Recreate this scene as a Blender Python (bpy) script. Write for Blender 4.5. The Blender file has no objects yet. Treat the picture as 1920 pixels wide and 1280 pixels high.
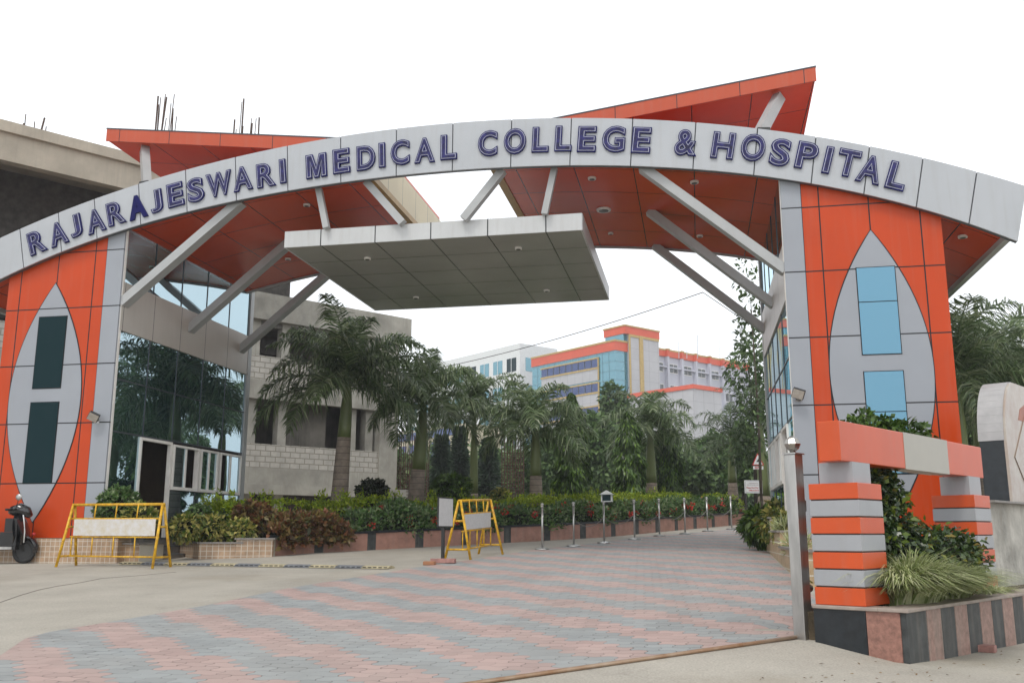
import bpy, math, random
import numpy as np
from mathutils import Vector, Matrix
random.seed(7); RS = np.random.RandomState(11)
R = math.radians
sc = bpy.context.scene
# ------------------------------------------------------------------ camera, sky, sun, exposure
F = 1780.; TH = math.atan(360/F); AL = R(10.9); CZ = 1.34
cam = bpy.data.objects.new('camera', bpy.data.cameras.new('camera')); sc.collection.objects.link(cam)
cam.location = (0, 0, CZ); cam.rotation_euler = (math.pi/2+TH, 0, AL)
cam.data.sensor_width = 36; cam.data.lens = 36*F/1920; cam.data.clip_start = .05; cam.data.clip_end = 2000
sc.camera = cam
SUN_EL, SUN_AZ = R(58), R(-20)      # sun stands behind the viewer, a little to the left
w = bpy.data.worlds.new("World"); sc.world = w; w.use_nodes = True
nt = w.node_tree; nt.nodes.clear()
sky = nt.nodes.new('ShaderNodeTexSky'); sky.sky_type = 'NISHITA'; sky.sun_disc = False
sky.sun_elevation = SUN_EL; sky.sun_rotation = math.pi+SUN_AZ; sky.dust_density = 6; sky.air_density = 1; sky.ozone_density = 1
hs = nt.nodes.new('ShaderNodeHueSaturation'); hs.inputs['Saturation'].default_value = .14
mxn = nt.nodes.new('ShaderNodeMix'); mxn.data_type = 'RGBA'; mxn.inputs['Factor'].default_value = .72
mxn.inputs['B'].default_value = (11.5, 11.9, 12.3, 1)      # bright even cloud cover
bg = nt.nodes.new('ShaderNodeBackground'); bg.inputs['Strength'].default_value = .085
out = nt.nodes.new('ShaderNodeOutputWorld')
nt.links.new(sky.outputs[0], hs.inputs['Color']); nt.links.new(hs.outputs[0], mxn.inputs['A'])
tc = nt.nodes.new('ShaderNodeTexCoord'); sp0 = nt.nodes.new('ShaderNodeSeparateXYZ'); nt.links.new(tc.outputs['Generated'], sp0.inputs[0])
mr0 = nt.nodes.new('ShaderNodeMapRange'); mr0.interpolation_type = 'SMOOTHSTEP'; mr0.inputs[1].default_value = .45; mr0.inputs[2].default_value = 1.0; mr0.inputs[3].default_value = 1.5; mr0.inputs[4].default_value = .6
nt.links.new(sp0.outputs['Z'], mr0.inputs[0])           # hazy cloud cover, brightest low down
scl = nt.nodes.new('ShaderNodeVectorMath'); scl.operation = 'SCALE'; nt.links.new(mxn.outputs['Result'], scl.inputs[0]); nt.links.new(mr0.outputs[0], scl.inputs['Scale'])
nt.links.new(scl.outputs[0], bg.inputs['Color']); nt.links.new(bg.outputs[0], out.inputs['Surface'])
sl = bpy.data.lights.new('sun', 'SUN'); sl.energy = 1.3; sl.angle = R(16); sl.color = (1, .96, .9)
so = bpy.data.objects.new('sun', sl); sc.collection.objects.link(so)
sdir = Vector((math.sin(SUN_AZ)*math.cos(SUN_EL), -math.cos(SUN_AZ)*math.cos(SUN_EL), math.sin(SUN_EL)))
so.rotation_euler = sdir.to_track_quat('Z', 'Y').to_euler()
sc.view_settings.view_transform = 'Standard'; sc.view_settings.look = 'None'
sc.view_settings.exposure = .13; sc.view_settings.gamma = 1
sc.cycles.max_bounces = 8; sc.cycles.use_adaptive_sampling = True

# ------------------------------------------------------------------ reading points of the place from sight lines
def ray(px, py):
    a = (px-960)/F; b = (640-py)/F
    D = math.cos(TH)-b*math.sin(TH); z = math.sin(TH)+b*math.cos(TH)
    return (a*math.cos(AL)-D*math.sin(AL), a*math.sin(AL)+D*math.cos(AL), z)
def camxy(x, y): return x*math.cos(AL)+y*math.sin(AL), -x*math.sin(AL)+y*math.cos(AL)
def wxy(X, D): return X*math.cos(AL)-D*math.sin(AL), X*math.sin(AL)+D*math.cos(AL)
def aY(px, py, y): r = ray(px, py); t = y/r[1]; return Vector((r[0]*t, y, CZ+r[2]*t))
def aX(px, py, x): r = ray(px, py); t = x/r[0]; return Vector((x, r[1]*t, CZ+r[2]*t))
def aZ(px, py, z): r = ray(px, py); t = (z-CZ)/r[2]; return Vector((r[0]*t, r[1]*t, z))
def aD(px, py, D): r = ray(px, py); t = D/(-r[0]*math.sin(AL)+r[1]*math.cos(AL)); return Vector((r[0]*t, r[1]*t, CZ+r[2]*t))
class Frame:                    # upright local frame: x along azimuth az, y to its left
    def __init__(s, x, y, z, az):
        s.o = Vector((x, y, z)); s.ux = Vector((math.sin(az), math.cos(az), 0)); s.uy = Vector((-math.cos(az), math.sin(az), 0))
        s.m = Matrix(((s.ux.x, s.uy.x, 0, x), (s.ux.y, s.uy.y, 0, y), (0, 0, 1, z), (0, 0, 0, 1)))
    def onY(s, px, py, v=0):    # local point of a sight line on the plane local y = v
        r = Vector(ray(px, py)); c = Vector((0, 0, CZ)); t = (v-(c-s.o).dot(s.uy))/r.dot(s.uy); p = c+r*t-s.o
        return p.dot(s.ux), p.z
    def onX(s, px, py, u=0):
        r = Vector(ray(px, py)); c = Vector((0, 0, CZ)); t = (u-(c-s.o).dot(s.ux))/r.dot(s.ux); p = c+r*t-s.o
        return p.dot(s.uy), p.z
ax, ay = wxy(3.2, 8.0)
F2 = Frame(ax, ay, 0, R(43.5)-AL)          # the boundary line by the street: sculpture, granite planter, wall
def sstep(a, b, t):
    t = min(1, max(0, (t-a)/(b-a))); return t*t*(3-2*t)
def gz(x, y):
    X, D = camxy(x, y)
    base = .012*max(-25, min(25, X))+.047*max(-15, min(D, 44))
    u = (x-F2.o.x)*F2.ux.x+(y-F2.o.y)*F2.ux.y; v = (x-F2.o.x)*F2.uy.x+(y-F2.o.y)*F2.uy.y
    st = min(base, .30-.02*max(-4, min(u, 12)))
    k = sstep(.95, -.15, v) if v > -.15 else 1
    if u > .6: k = 1 if v < .6 else sstep(2.0, .6, v)
    return base*(1-k)+st*k
def G(px, py, up=0):
    r = ray(px, py); t = 12.
    lo, hi = 2., 120.
    for _ in range(50):
        t = (lo+hi)/2
        if CZ+r[2]*t > gz(r[0]*t, r[1]*t)+up: lo = t
        else: hi = t
    return Vector((r[0]*t, r[1]*t, CZ+r[2]*t))

# ------------------------------------------------------------------ materials
MC = {}
def lin(c): return tuple(c)+(1,)
def mat(name, col, rough=.6, var=.12, scale=4., bump=0., bscale=30., metal=0., spec=.5, col2=None, stretch=None, lines=None, lw=.012,
        lcol=(.012, .012, .013), island=None, trans=0., coat=0., bricks=None, streak=0.):
    if name in MC: return MC[name]
    m = bpy.data.materials.new(name); m.use_nodes = True; MC[name] = m
    n = m.node_tree; N = n.nodes; L = n.links; b = N['Principled BSDF']
    b.inputs['Roughness'].default_value = rough; b.inputs['Metallic'].default_value = metal
    b.inputs['Specular IOR Level'].default_value = spec; b.inputs['Coat Weight'].default_value = coat
    geo = N.new('ShaderNodeNewGeometry'); pos = geo.outputs['Position']
    mp = N.new('ShaderNodeMapping'); L.new(pos, mp.inputs['Vector'])
    if stretch: mp.inputs['Scale'].default_value = stretch
    no = N.new('ShaderNodeTexNoise'); no.inputs['Scale'].default_value = scale; no.inputs['Detail'].default_value = 6; no.inputs['Roughness'].default_value = .6
    L.new(mp.outputs[0], no.inputs['Vector'])
    rp = N.new('ShaderNodeValToRGB'); c2 = col2 or tuple(c*(1-var*2) for c in col); c1 = tuple(min(1, c*(1+var*.6)) for c in col)
    rp.color_ramp.elements[0].position = .3; rp.color_ramp.elements[1].position = .7
    rp.color_ramp.elements[0].color = lin(c2); rp.color_ramp.elements[1].color = lin(c1)
    L.new(no.outputs['Fac'], rp.inputs[0]); c = rp.outputs[0]
    if island:
        ri = N.new('ShaderNodeValToRGB'); cr = ri.color_ramp
        for i, q in enumerate(island):
            e = cr.elements[i] if i < 2 else cr.elements.new(.5)
            e.position = i/(len(island)-1); e.color = lin(q)
        for i, q in enumerate(island): cr.elements[i].position = i/(len(island)-1)
        for i, q in enumerate(island): cr.elements[i].color = lin(q)
        L.new(geo.outputs['Random Per Island'], ri.inputs[0])
        mu = N.new('ShaderNodeMix'); mu.data_type = 'RGBA'; mu.blend_type = 'MULTIPLY'; mu.inputs['Factor'].default_value = 1
        rg = N.new('ShaderNodeValToRGB'); rg.color_ramp.elements[0].color = (.55, .55, .55, 1); rg.color_ramp.elements[1].color = (1.25, 1.25, 1.25, 1)
        rg.color_ramp.elements[0].position = .3; rg.color_ramp.elements[1].position = .7
        L.new(no.outputs['Fac'], rg.inputs[0]); L.new(ri.outputs[0], mu.inputs['A']); L.new(rg.outputs[0], mu.inputs['B']); c = mu.outputs['Result']
    def mix(c, fac, colr, amt=1.):
        x = N.new('ShaderNodeMix'); x.data_type = 'RGBA'; x.inputs['B'].default_value = lin(colr)
        if amt != 1:
            q = N.new('ShaderNodeMath'); q.operation = 'MULTIPLY'; q.inputs[1].default_value = amt; L.new(fac, q.inputs[0]); fac = q.outputs[0]
        L.new(fac, x.inputs['Factor']); L.new(c, x.inputs['A']); return x.outputs['Result']
    if streak:                                  # rain streaks and dust on cladding
        m2 = N.new('ShaderNodeMapping'); m2.inputs['Scale'].default_value = (7, 7, .5); L.new(pos, m2.inputs['Vector'])
        n2 = N.new('ShaderNodeTexNoise'); n2.inputs['Scale'].default_value = 1.6; n2.inputs['Detail'].default_value = 5; L.new(m2.outputs[0], n2.inputs['Vector'])
        r2 = N.new('ShaderNodeValToRGB'); r2.color_ramp.elements[0].position = .5; r2.color_ramp.elements[1].position = .78; L.new(n2.outputs['Fac'], r2.inputs[0])
        c = mix(c, r2.outputs[0], (.30, .27, .23), streak)
    if bricks:
        bw, bh, mort, mcol, ang = bricks
        vr = N.new('ShaderNodeVectorRotate'); vr.rotation_type = 'Z_AXIS'; vr.inputs['Angle'].default_value = ang; L.new(pos, vr.inputs['Vector'])
        sx = N.new('ShaderNodeSeparateXYZ'); cx = N.new('ShaderNodeCombineXYZ'); L.new(vr.outputs[0], sx.inputs[0])
        L.new(sx.outputs['X'], cx.inputs['X']); L.new(sx.outputs['Z'], cx.inputs['Y'])
        bt = N.new('ShaderNodeTexBrick'); bt.inputs['Scale'].default_value = 1; bt.inputs['Brick Width'].default_value = bw; bt.inputs['Row Height'].default_value = bh
        bt.inputs['Mortar Size'].default_value = mort; bt.inputs['Mortar Smooth'].default_value = .3; bt.inputs['Color1'].default_value = (0, 0, 0, 1)
        bt.inputs['Color2'].default_value = (.35, .35, .35, 1); bt.inputs['Mortar'].default_value = (1, 1, 1, 1); bt.offset = .5 if bw > bh*1.5 else 0
        L.new(cx.outputs[0], bt.inputs['Vector'])
        x = N.new('ShaderNodeMix'); x.data_type = 'RGBA'; L.new(bt.outputs['Fac'], x.inputs['Factor']); L.new(c, x.inputs['A']); x.inputs['B'].default_value = lin(mcol); c = x.outputs['Result']
    if lines:                                   # panel joints: (axis, period, offset)
        sx = N.new('ShaderNodeSeparateXYZ'); L.new(pos, sx.inputs[0]); acc = None
        for axs, per, off in lines:
            a = N.new('ShaderNodeMath'); a.operation = 'SUBTRACT'; L.new(sx.outputs[axs], a.inputs[0]); a.inputs[1].default_value = off-per*400.5
            d = N.new('ShaderNodeMath'); d.operation = 'MODULO'; L.new(a.outputs[0], d.inputs[0]); d.inputs[1].default_value = per
            e = N.new('ShaderNodeMath'); e.operation = 'SUBTRACT'; L.new(d.outputs[0], e.inputs[0]); e.inputs[1].default_value = per/2
            f = N.new('ShaderNodeMath'); f.operation = 'ABSOLUTE'; L.new(e.outputs[0], f.inputs[0])
            g = N.new('ShaderNodeMath'); g.operation = 'LESS_THAN'; L.new(f.outputs[0], g.inputs[0]); g.inputs[1].default_value = lw
            if acc is None: acc = g.outputs[0]
            else:
                h = N.new('ShaderNodeMath'); h.operation = 'MAXIMUM'; L.new(acc, h.inputs[0]); L.new(g.outputs[0], h.inputs[1]); acc = h.outputs[0]
        c = mix(c, acc, lcol)
    L.new(c, b.inputs['Base Color'])
    if bump:
        bn = N.new('ShaderNodeTexNoise'); bn.inputs['Scale'].default_value = bscale; bn.inputs['Detail'].default_value = 5; L.new(pos, bn.inputs['Vector'])
        bb = N.new('ShaderNodeBump'); bb.inputs['Strength'].default_value = bump; bb.inputs['Distance'].default_value = .02; L.new(bn.outputs['Fac'], bb.inputs['Height']); L.new(bb.outputs[0], b.inputs['Normal'])
    if trans:
        tr = N.new('ShaderNodeBsdfTranslucent'); ms = N.new('ShaderNodeMixShader'); ms.inputs[0].default_value = trans
        L.new(c, tr.inputs['Color']); L.new(b.outputs[0], ms.inputs[1]); L.new(tr.outputs[0], ms.inputs[2]); L.new(ms.outputs[0], N['Material Output'].inputs['Surface'])
    return m
def glass(name, dark, tint, fac, rough=.015):
    if name in MC: return MC[name]
    m = bpy.data.materials.new(name); m.use_nodes = True; MC[name] = m; n = m.node_tree; N = n.nodes; L = n.links; N.clear()
    d = N.new('ShaderNodeBsdfDiffuse'); d.inputs['Color'].default_value = lin(dark)
    g = N.new('ShaderNodeBsdfGlossy'); g.inputs['Color'].default_value = lin(tint); g.inputs['Roughness'].default_value = rough
    geo = N.new('ShaderNodeNewGeometry'); no = N.new('ShaderNodeTexNoise'); no.inputs['Scale'].default_value = .55; L.new(geo.outputs['Position'], no.inputs['Vector'])
    bb = N.new('ShaderNodeBump'); bb.inputs['Strength'].default_value = .05; bb.inputs['Distance'].default_value = .1; L.new(no.outputs['Fac'], bb.inputs['Height']); L.new(bb.outputs[0], g.inputs['Normal'])
    lw = N.new('ShaderNodeLayerWeight'); lw.inputs['Blend'].default_value = .35
    a = N.new('ShaderNodeMath'); a.operation = 'MULTIPLY_ADD'; a.inputs[1].default_value = .6; a.inputs[2].default_value = fac; a.use_clamp = True; L.new(lw.outputs['Fresnel'], a.inputs[0])
    ms = N.new('ShaderNodeMixShader'); L.new(a.outputs[0], ms.inputs[0]); L.new(d.outputs[0], ms.inputs[1]); L.new(g.outputs[0], ms.inputs[2])
    o = N.new('ShaderNodeOutputMaterial'); L.new(ms.outputs[0], o.inputs['Surface']); return m

OR = (.54, .056, .005); SI = (.50, .52, .55)
m_arch = mat('arch_cladding', (.45, .47, .495), .4, .03, 1.2, spec=.4, streak=.16, bump=.12, bscale=.8)
m_gap = mat('dark_gap', (.015, .015, .016), .8, .1)
LZ = [('Z', 1.2, 7.13)]
m_orange = mat('orange_cladding_front', OR, .35, .05, 1., spec=.3, lines=LZ+[('X', .85, 3.21)], streak=.08, bump=.2, bscale=.9)
m_orangeL = mat('orange_cladding_front_west', OR, .35, .05, 1., spec=.3, lines=LZ+[('X', .85, -13.0)], streak=.08, bump=.2, bscale=.9)
m_silver = mat('silver_cladding', (.32, .34, .375), .35, .03, 1., spec=.4, lines=LZ, streak=.06)
m_soffit = mat('orange_cladding_soffit', (.64, .075, .012), .2, .06, .8, spec=.4, lines=[('X', 1.15, -3.27), ('Y', 1.3, 18.75)], lw=.010, bump=.2, bscale=.9)
m_fascia = mat('orange_cladding_fascia', (.50, .07, .018), .3, .05, 1., lines=[('X', 1.2, -1.3)], lw=.008, streak=.1)
m_cream = mat('cream_cladding', (.66, .56, .36), .4, .05, 1., lines=[('Y', 1.0, 18.2)], lw=.008)
m_yelltrim = mat('ochre_trim', (.42, .24, .05), .4)
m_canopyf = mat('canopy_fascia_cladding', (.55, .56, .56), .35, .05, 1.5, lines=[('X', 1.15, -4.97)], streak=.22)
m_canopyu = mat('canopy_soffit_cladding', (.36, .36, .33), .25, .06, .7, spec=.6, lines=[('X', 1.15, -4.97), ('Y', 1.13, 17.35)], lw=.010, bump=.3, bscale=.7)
m_strut = mat('strut_cladding', (.42, .43, .43), .35, .06, 2., streak=.12)
m_spand = mat('beige_spandrel', (.50, .46, .41), .35, .04, 1., lines=[('Y', 1.12, 18.35)], lw=.008, streak=.1)
m_navy = mat('navy_paint', (.010, .011, .10), .5, .15, 6., spec=.1)
m_navy2 = mat('navy_face', (.022, .020, .12), .3, .5, 9., col2=(.004, .004, .02), spec=.3)
m_tube = mat('neon_tube_glass', (.42, .43, .55), .2, .15, 10.)
g_dark = glass('dark_reflective_glass', (.012, .040, .050), (.66, .84, .92), .60)
g_lens = glass('dark_window_glass', (.006, .022, .026), (.3, .4, .42), .0, .05)  # left tower panes: dark reflection put into the glass colour; other panes share it
g_blue = glass('sky_reflection_glass', (.03, .14, .22), (.30, .52, .66), .42, .06)  # right tower panes: reflected sky painted in as a blue tint
g_far = glass('cyan_curtain_glass', (.04, .17, .22), (.42, .66, .76), .32, .08)
g_farb = glass('violet_window_glass', (.012, .02, .06), (.20, .25, .46), .35, .1)
m_alum = mat('window_frame_paint', (.90, .87, .82), .4, .05)
m_mull = mat('mullion_metal', (.05, .06, .07), .4)
m_steel = mat('brushed_steel', (.52, .51, .49), .28, .18, 9., metal=.85, stretch=(1, 1, .15))
m_dkmetal = mat('black_metal', (.02, .02, .02), .4)
m_tile = mat('tan_mosaic_tile', (.46, .31, .20), .45, .18, 6., bricks=(.10, .10, .006, (.60, .56, .48), 0))
m_tile2 = mat('tan_block_tile', (.50, .36, .21), .5, .14, 5., bricks=(.26, .20, .010, (.62, .58, .50), R(-90)))
m_granp = mat('pink_granite', (.34, .17, .13), .4, .2, 26., bump=.08, bscale=60)
m_granpr = mat('pale_pink_granite', (.36, .22, .18), .5, .22, 18., streak=.5)
m_granb = mat('black_granite', (.016, .021, .026), .3, .25, 12., streak=.02)
m_granbd = mat('dusty_black_granite', (.055, .06, .06), .55, .3, 8., streak=.3)
m_grang = mat('grey_coping_stone', (.26, .24, .22), .5, .15, 9.)
m_conc = mat('raw_concrete', (.40, .38, .33), .85, .22, .9, bump=.5, streak=.7)
m_concd = mat('dark_old_concrete', (.20, .19, .17), .9, .2, 1.2, streak=.4)
m_block = mat('cement_blockwork', (.50, .47, .42), .9, .14, 3., bricks=(.42, .21, .022, (.25, .23, .19), R(-53)))
m_rust = mat('rusty_rebar', (.085, .042, .025), .8, .3, 10.)
m_white = mat('white_paint', (.72, .74, .74), .6, .05)
m_yel = mat('yellow_paint', (.80, .48, .015), .4, .12, 16., col2=(.40, .19, .01))
m_board = mat('white_board', (.62, .62, .62), .5, .05, 14.)
m_boardw = mat('worn_white_board', (.62, .61, .62), .5, .05, 9., col2=(.56, .5, .38))
m_rubber = mat('black_rubber', (.018, .018, .018), .7)
m_greyr = mat('grey_rubber', (.19, .20, .215), .8, .2, 9.)
m_yrub = mat('worn_yellow_rubber', (.48, .42, .27), .8, .2, 9.)
m_brickp = mat('pink_paver', (.42, .22, .19), .85, .15, 15.)
m_soil = mat('soil', (.10, .075, .045), .95, .3, 5., bump=.5)

# leaves
def leafmat(name, cols, rough=.45, trans=.22, scale=1.2, spec=.4): return mat(name, cols[0], rough, scale=scale, island=cols, trans=trans, spec=spec)
l_palm = leafmat('palm_leaf', [(.06, .10, .035), (.12, .19, .07), (.20, .27, .12), (.38, .43, .26)], .33, .4, spec=.6)
l_palm2 = leafmat('pale_palm_leaf', [(.05, .09, .035), (.09, .14, .05), (.17, .21, .11)], .4, spec=.6)
l_hedge = leafmat('lime_hedge_leaf', [(.15, .25, .012), (.30, .40, .02), (.42, .48, .03)], .5, .3, 2.5)
l_croton = leafmat('copper_leaf', [(.05, .07, .015), (.14, .055, .025), (.24, .10, .045), (.16, .15, .04), (.28, .17, .07)], .45)
l_ixora = leafmat('ixora_leaf', [(.045, .10, .025), (.08, .17, .04), (.14, .23, .07), (.27, .32, .17)], .35, scale=3)
l_flower = leafmat('red_petal', [(.45, .012, .012), (.60, .03, .02), (.7, .06, .05)], .5)
l_dark = leafmat('dark_shrub_leaf', [(.010, .022, .008), (.025, .035, .012), (.05, .05, .03)], .35, scale=3)
l_round = leafmat('round_shrub_leaf', [(.03, .07, .01), (.06, .12, .015), (.12, .19, .03)], .4, scale=3)
l_tree = leafmat('tree_leaf', [(.06, .12, .035), (.12, .21, .065), (.21, .31, .11)], .5, scale=.7)
l_treel = leafmat('light_tree_leaf', [(.05, .09, .03), (.085, .15, .045), (.14, .21, .07)], .5, scale=.7)
l_coni = leafmat('conifer_leaf', [(.03, .055, .03), (.05, .085, .05), (.08, .12, .07)], .6, scale=.8)
l_ashoka = leafmat('ashoka_leaf', [(.022, .05, .01), (.05, .10, .018), (.09, .18, .03), (.20, .33, .04)], .32, scale=1.2)
l_varieg = leafmat('variegated_leaf', [(.04, .09, .012), (.12, .17, .03), (.42, .38, .10), (.55, .48, .16)], .4, .25, 4.)
l_ficus = leafmat('ficus_leaf', [(.018, .038, .01), (.045, .085, .02), (.09, .15, .04)], .3, .15, 3., spec=.6)
l_ficusn = leafmat('new_ficus_leaf', [(.10, .16, .02), (.18, .24, .03), (.28, .20, .05)], .4, .25, 3.)
l_spider = leafmat('striped_grass_leaf', [(.18, .26, .06), (.44, .50, .22), (.68, .70, .44), (.32, .39, .13)], .55, .25, 5.)
m_trunk = mat('palm_trunk_bark', (.30, .24, .19), .85, .2, 5., bump=.4, lines=[('Z', .17, 0)], lw=.007, lcol=(.12, .09, .07))
m_shaft = mat('green_crownshaft', (.15, .185, .06), .45, .2, 2., stretch=(1, 1, .3))
m_bark = mat('tree_bark', (.10, .08, .06), .9, .3, 6., bump=.5)

# ------------------------------------------------------------------ mesh helpers
def tag(o, label=None, cat=None, group=None, kind=None):
    if label: o['label'] = label
    if cat: o['category'] = cat
    if group: o['group'] = group
    if kind: o['kind'] = kind
    return o
def thing(name, loc, label, cat, group=None):
    o = bpy.data.objects.new(name, None); sc.collection.objects.link(o); o.location = loc; o.empty_display_size = .2
    return tag(o, label, cat, group)
def wloc(o):
    p = Vector(o.location)
    while o.parent: o = o.parent; p += Vector(o.location)
    return p
def link_mesh(name, V, Fc, m, parent=None, smooth=False):
    V = np.asarray(V, dtype=float).reshape(-1, 3)
    if parent is not None: loc = Vector((0, 0, 0)); V = V-np.array(wloc(parent))
    else:
        loc = Vector(((V[:, 0].min()+V[:, 0].max())/2, (V[:, 1].min()+V[:, 1].max())/2, V[:, 2].min())); V = V-np.array(loc)
    me = bpy.data.meshes.new(name)
    if isinstance(Fc, tuple):                      # (quads, tris) as arrays
        loops = np.concatenate([f.ravel() for f in Fc]); tot = np.concatenate([np.full(len(f), f.shape[1]) for f in Fc])
        st = np.concatenate([[0], np.cumsum(tot)[:-1]])
        me.vertices.add(len(V)); me.vertices.foreach_set('co', V.ravel()); me.loops.add(len(loops)); me.loops.foreach_set('vertex_index', loops.astype(np.int32))
        me.polygons.add(len(tot)); me.polygons.foreach_set('loop_start', st.astype(np.int32)); me.update(calc_edges=True)
    else: me.from_pydata([tuple(v) for v in V], [], Fc)
    if smooth: me.shade_smooth()
    for q in (m if isinstance(m, (list, tuple)) else [m]): me.materials.append(q)
    me.validate(); me.update()
    o = bpy.data.objects.new(name, me); sc.collection.objects.link(o); o.location = loc
    if parent is not None: o.parent = parent
    return o
class MB:
    def __init__(s, m=None): s.v = []; s.f = []; s.mi = []; s.m = m or Matrix(); s.k = 0
    def add(s, vs, fs):
        n = len(s.v); s.v += [tuple(s.m @ Vector(v)) for v in vs]; s.f += [tuple(i+n for i in f) for f in fs]; s.mi += [s.k]*len(fs); return s
    def box(s, x0, x1, y0, y1, z0, z1):
        return s.add([(x0, y0, z0), (x1, y0, z0), (x1, y1, z0), (x0, y1, z0), (x0, y0, z1), (x1, y0, z1), (x1, y1, z1), (x0, y1, z1)],
                     [(3, 2, 1, 0), (4, 5, 6, 7), (0, 1, 5, 4), (1, 2, 6, 5), (2, 3, 7, 6), (3, 0, 4, 7)])
    def prism(s, pts, a, b, axis='y'):            # polygon pts (2D) extruded from a to b along axis
        n = len(pts)
        def P(p, t): return {'y': (p[0], t, p[1]), 'x': (t, p[0], p[1]), 'z': (p[0], p[1], t)}[axis]
        return s.add([P(p, a) for p in pts]+[P(p, b) for p in pts],
                     [tuple(range(n)), tuple(range(2*n-1, n-1, -1))]+[(i, i+n, (i+1) % n+n, (i+1) % n) for i in range(n)])
    def bar(s, a, b, w, h=None, up=(0, 0, 1)):    # rectangular bar from a to b
        a = Vector(a); b = Vector(b); h = h or w; d = (b-a).normalized(); r = d.cross(Vector(up))
        if r.length < 1e-3: r = d.cross(Vector((0, 1, 0)))
        r.normalize(); u = r.cross(d); r *= w/2; u *= h/2
        vs = [a-r-u, a+r-u, a+r+u, a-r+u, b-r-u, b+r-u, b+r+u, b-r+u]
        return s.add(vs, [(0, 1, 2, 3), (7, 6, 5, 4), (0, 4, 5, 1), (1, 5, 6, 2), (2, 6, 7, 3), (3, 7, 4, 0)])
    def tube(s, pts, rad, n=8, cap=True):
        pts = [Vector(p) for p in pts]; rr = rad if isinstance(rad, (list, tuple)) else [rad]*len(pts); vs = []
        for i, p in enumerate(pts):
            d = (pts[min(i+1, len(pts)-1)]-pts[max(i-1, 0)]).normalized(); u = Vector((0, 0, 1)) if abs(d.z) < .95 else Vector((0, 1, 0))
            r = d.cross(u).normalized(); q = r.cross(d)
            vs += [p+(r*math.cos(2*math.pi*k/n)+q*math.sin(2*math.pi*k/n))*rr[i] for k in range(n)]
        fs = [(i*n+k, i*n+(k+1) % n, (i+1)*n+(k+1) % n, (i+1)*n+k) for i in range(len(pts)-1) for k in range(n)]
        if cap: fs += [tuple(range(n-1, -1, -1)), tuple(range((len(pts)-1)*n, len(pts)*n))]
        return s.add(vs, fs)
    def lathe(s, c, prof, n=16):
        c = Vector(c); vs = [c+Vector((r*math.cos(2*math.pi*k/n), r*math.sin(2*math.pi*k/n), z)) for r, z in prof for k in range(n)]
        return s.add(vs, [(i*n+k, i*n+(k+1) % n, (i+1)*n+(k+1) % n, (i+1)*n+k) for i in range(len(prof)-1) for k in range(n)]+[tuple(range(n-1, -1, -1)), tuple(range((len(prof)-1)*n, len(prof)*n))])
    def build(s, name, m, parent=None, smooth=False):
        o = link_mesh(name, s.v, s.f, m, parent, smooth)
        if len(o.data.materials) > 1: o.data.polygons.foreach_set('material_index', s.mi)
        return o
def bevel(o, w=.01, seg=2):
    b = o.modifiers.new('bevel', 'BEVEL'); b.width = w; b.segments = seg; b.limit_method = 'ANGLE'; return o
def copy_tree(o, parent=None):
    c = o.copy(); sc.collection.objects.link(c)
    if parent is not None: c.parent = parent
    for ch in list(o.children): copy_tree(ch, c)
    return c
def nrm(a): return a/np.maximum(1e-6, np.linalg.norm(a, axis=1))[:, None]
def leafmesh(P, A, Ln, W, Nn=None):               # one kite-shaped leaf per point
    n = len(P); A = nrm(A); Rn = Nn if Nn is not None else nrm(RS.normal(size=(n, 3))+np.array([0, 0, .8]))
    B = nrm(np.cross(A, Rn)); U = np.cross(B, A); Ln = np.broadcast_to(Ln, n)[:, None]; W = np.broadcast_to(W, n)[:, None]
    V = np.stack([P, P+A*Ln*.45+B*W+U*W*.3, P+A*Ln-U*Ln*.08, P+A*Ln*.45-B*W+U*W*.3], 1).reshape(-1, 3)
    return V, (np.arange(n*4).reshape(n, 4),)
def cat(parts):
    V = []; Q = []; o = 0
    for v, f in parts: V.append(v); Q.append(f[0]+o); o += len(v)
    return np.concatenate(V), (np.concatenate(Q),)
def blob(c, r, n, L, W, droop=.3, inner=.55, out=1., keep=None):   # leaves in an ellipsoid's outer volume
    d = nrm(RS.normal(size=(n, 3))); rr = inner+(1-inner)*RS.rand(n)**.6
    lump = 1+.14*np.sin(d[:, 0]*7+c[0]*3)*np.cos(d[:, 2]*6+c[1])+.10*np.sin(d[:, 1]*11+d[:, 2]*9)
    P = np.array(c)+d*np.array(r)*(rr*lump)[:, None]
    if keep is not None: k = keep(P); P = P[k]; d = d[k]
    n = len(P); A = d*out+RS.normal(size=(n, 3))*.6-np.array([0, 0, droop])
    return leafmesh(P, A, L*(.7+.6*RS.rand(n)), W*(.7+.6*RS.rand(n)), nrm(d+RS.normal(size=(n, 3))*.5+np.array([0, 0, .5])))
def pathlen(P):
    s = [0.]
    for a, b in zip(P, P[1:]): s.append(s[-1]+math.hypot(b[0]-a[0], b[1]-a[1]))
    return s
def along(P, t):
    s = pathlen(P); t = max(0, min(s[-1], t))
    for i in range(len(P)-1):
        if t <= s[i+1] or i == len(P)-2:
            k = (t-s[i])/(s[i+1]-s[i]); a, b = P[i], P[i+1]; d = Vector((b[0]-a[0], b[1]-a[1])).normalized()
            return Vector((a[0]+(b[0]-a[0])*k, a[1]+(b[1]-a[1])*k)), d
def smooth_path(P, it=2):
    for _ in range(it):
        Q = [P[0]]
        for a, b in zip(P, P[1:]): Q += [(a[0]*.75+b[0]*.25, a[1]*.75+b[1]*.25), (a[0]*.25+b[0]*.75, a[1]*.25+b[1]*.75)]
        P = Q+[P[-1]]
    return P

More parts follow.
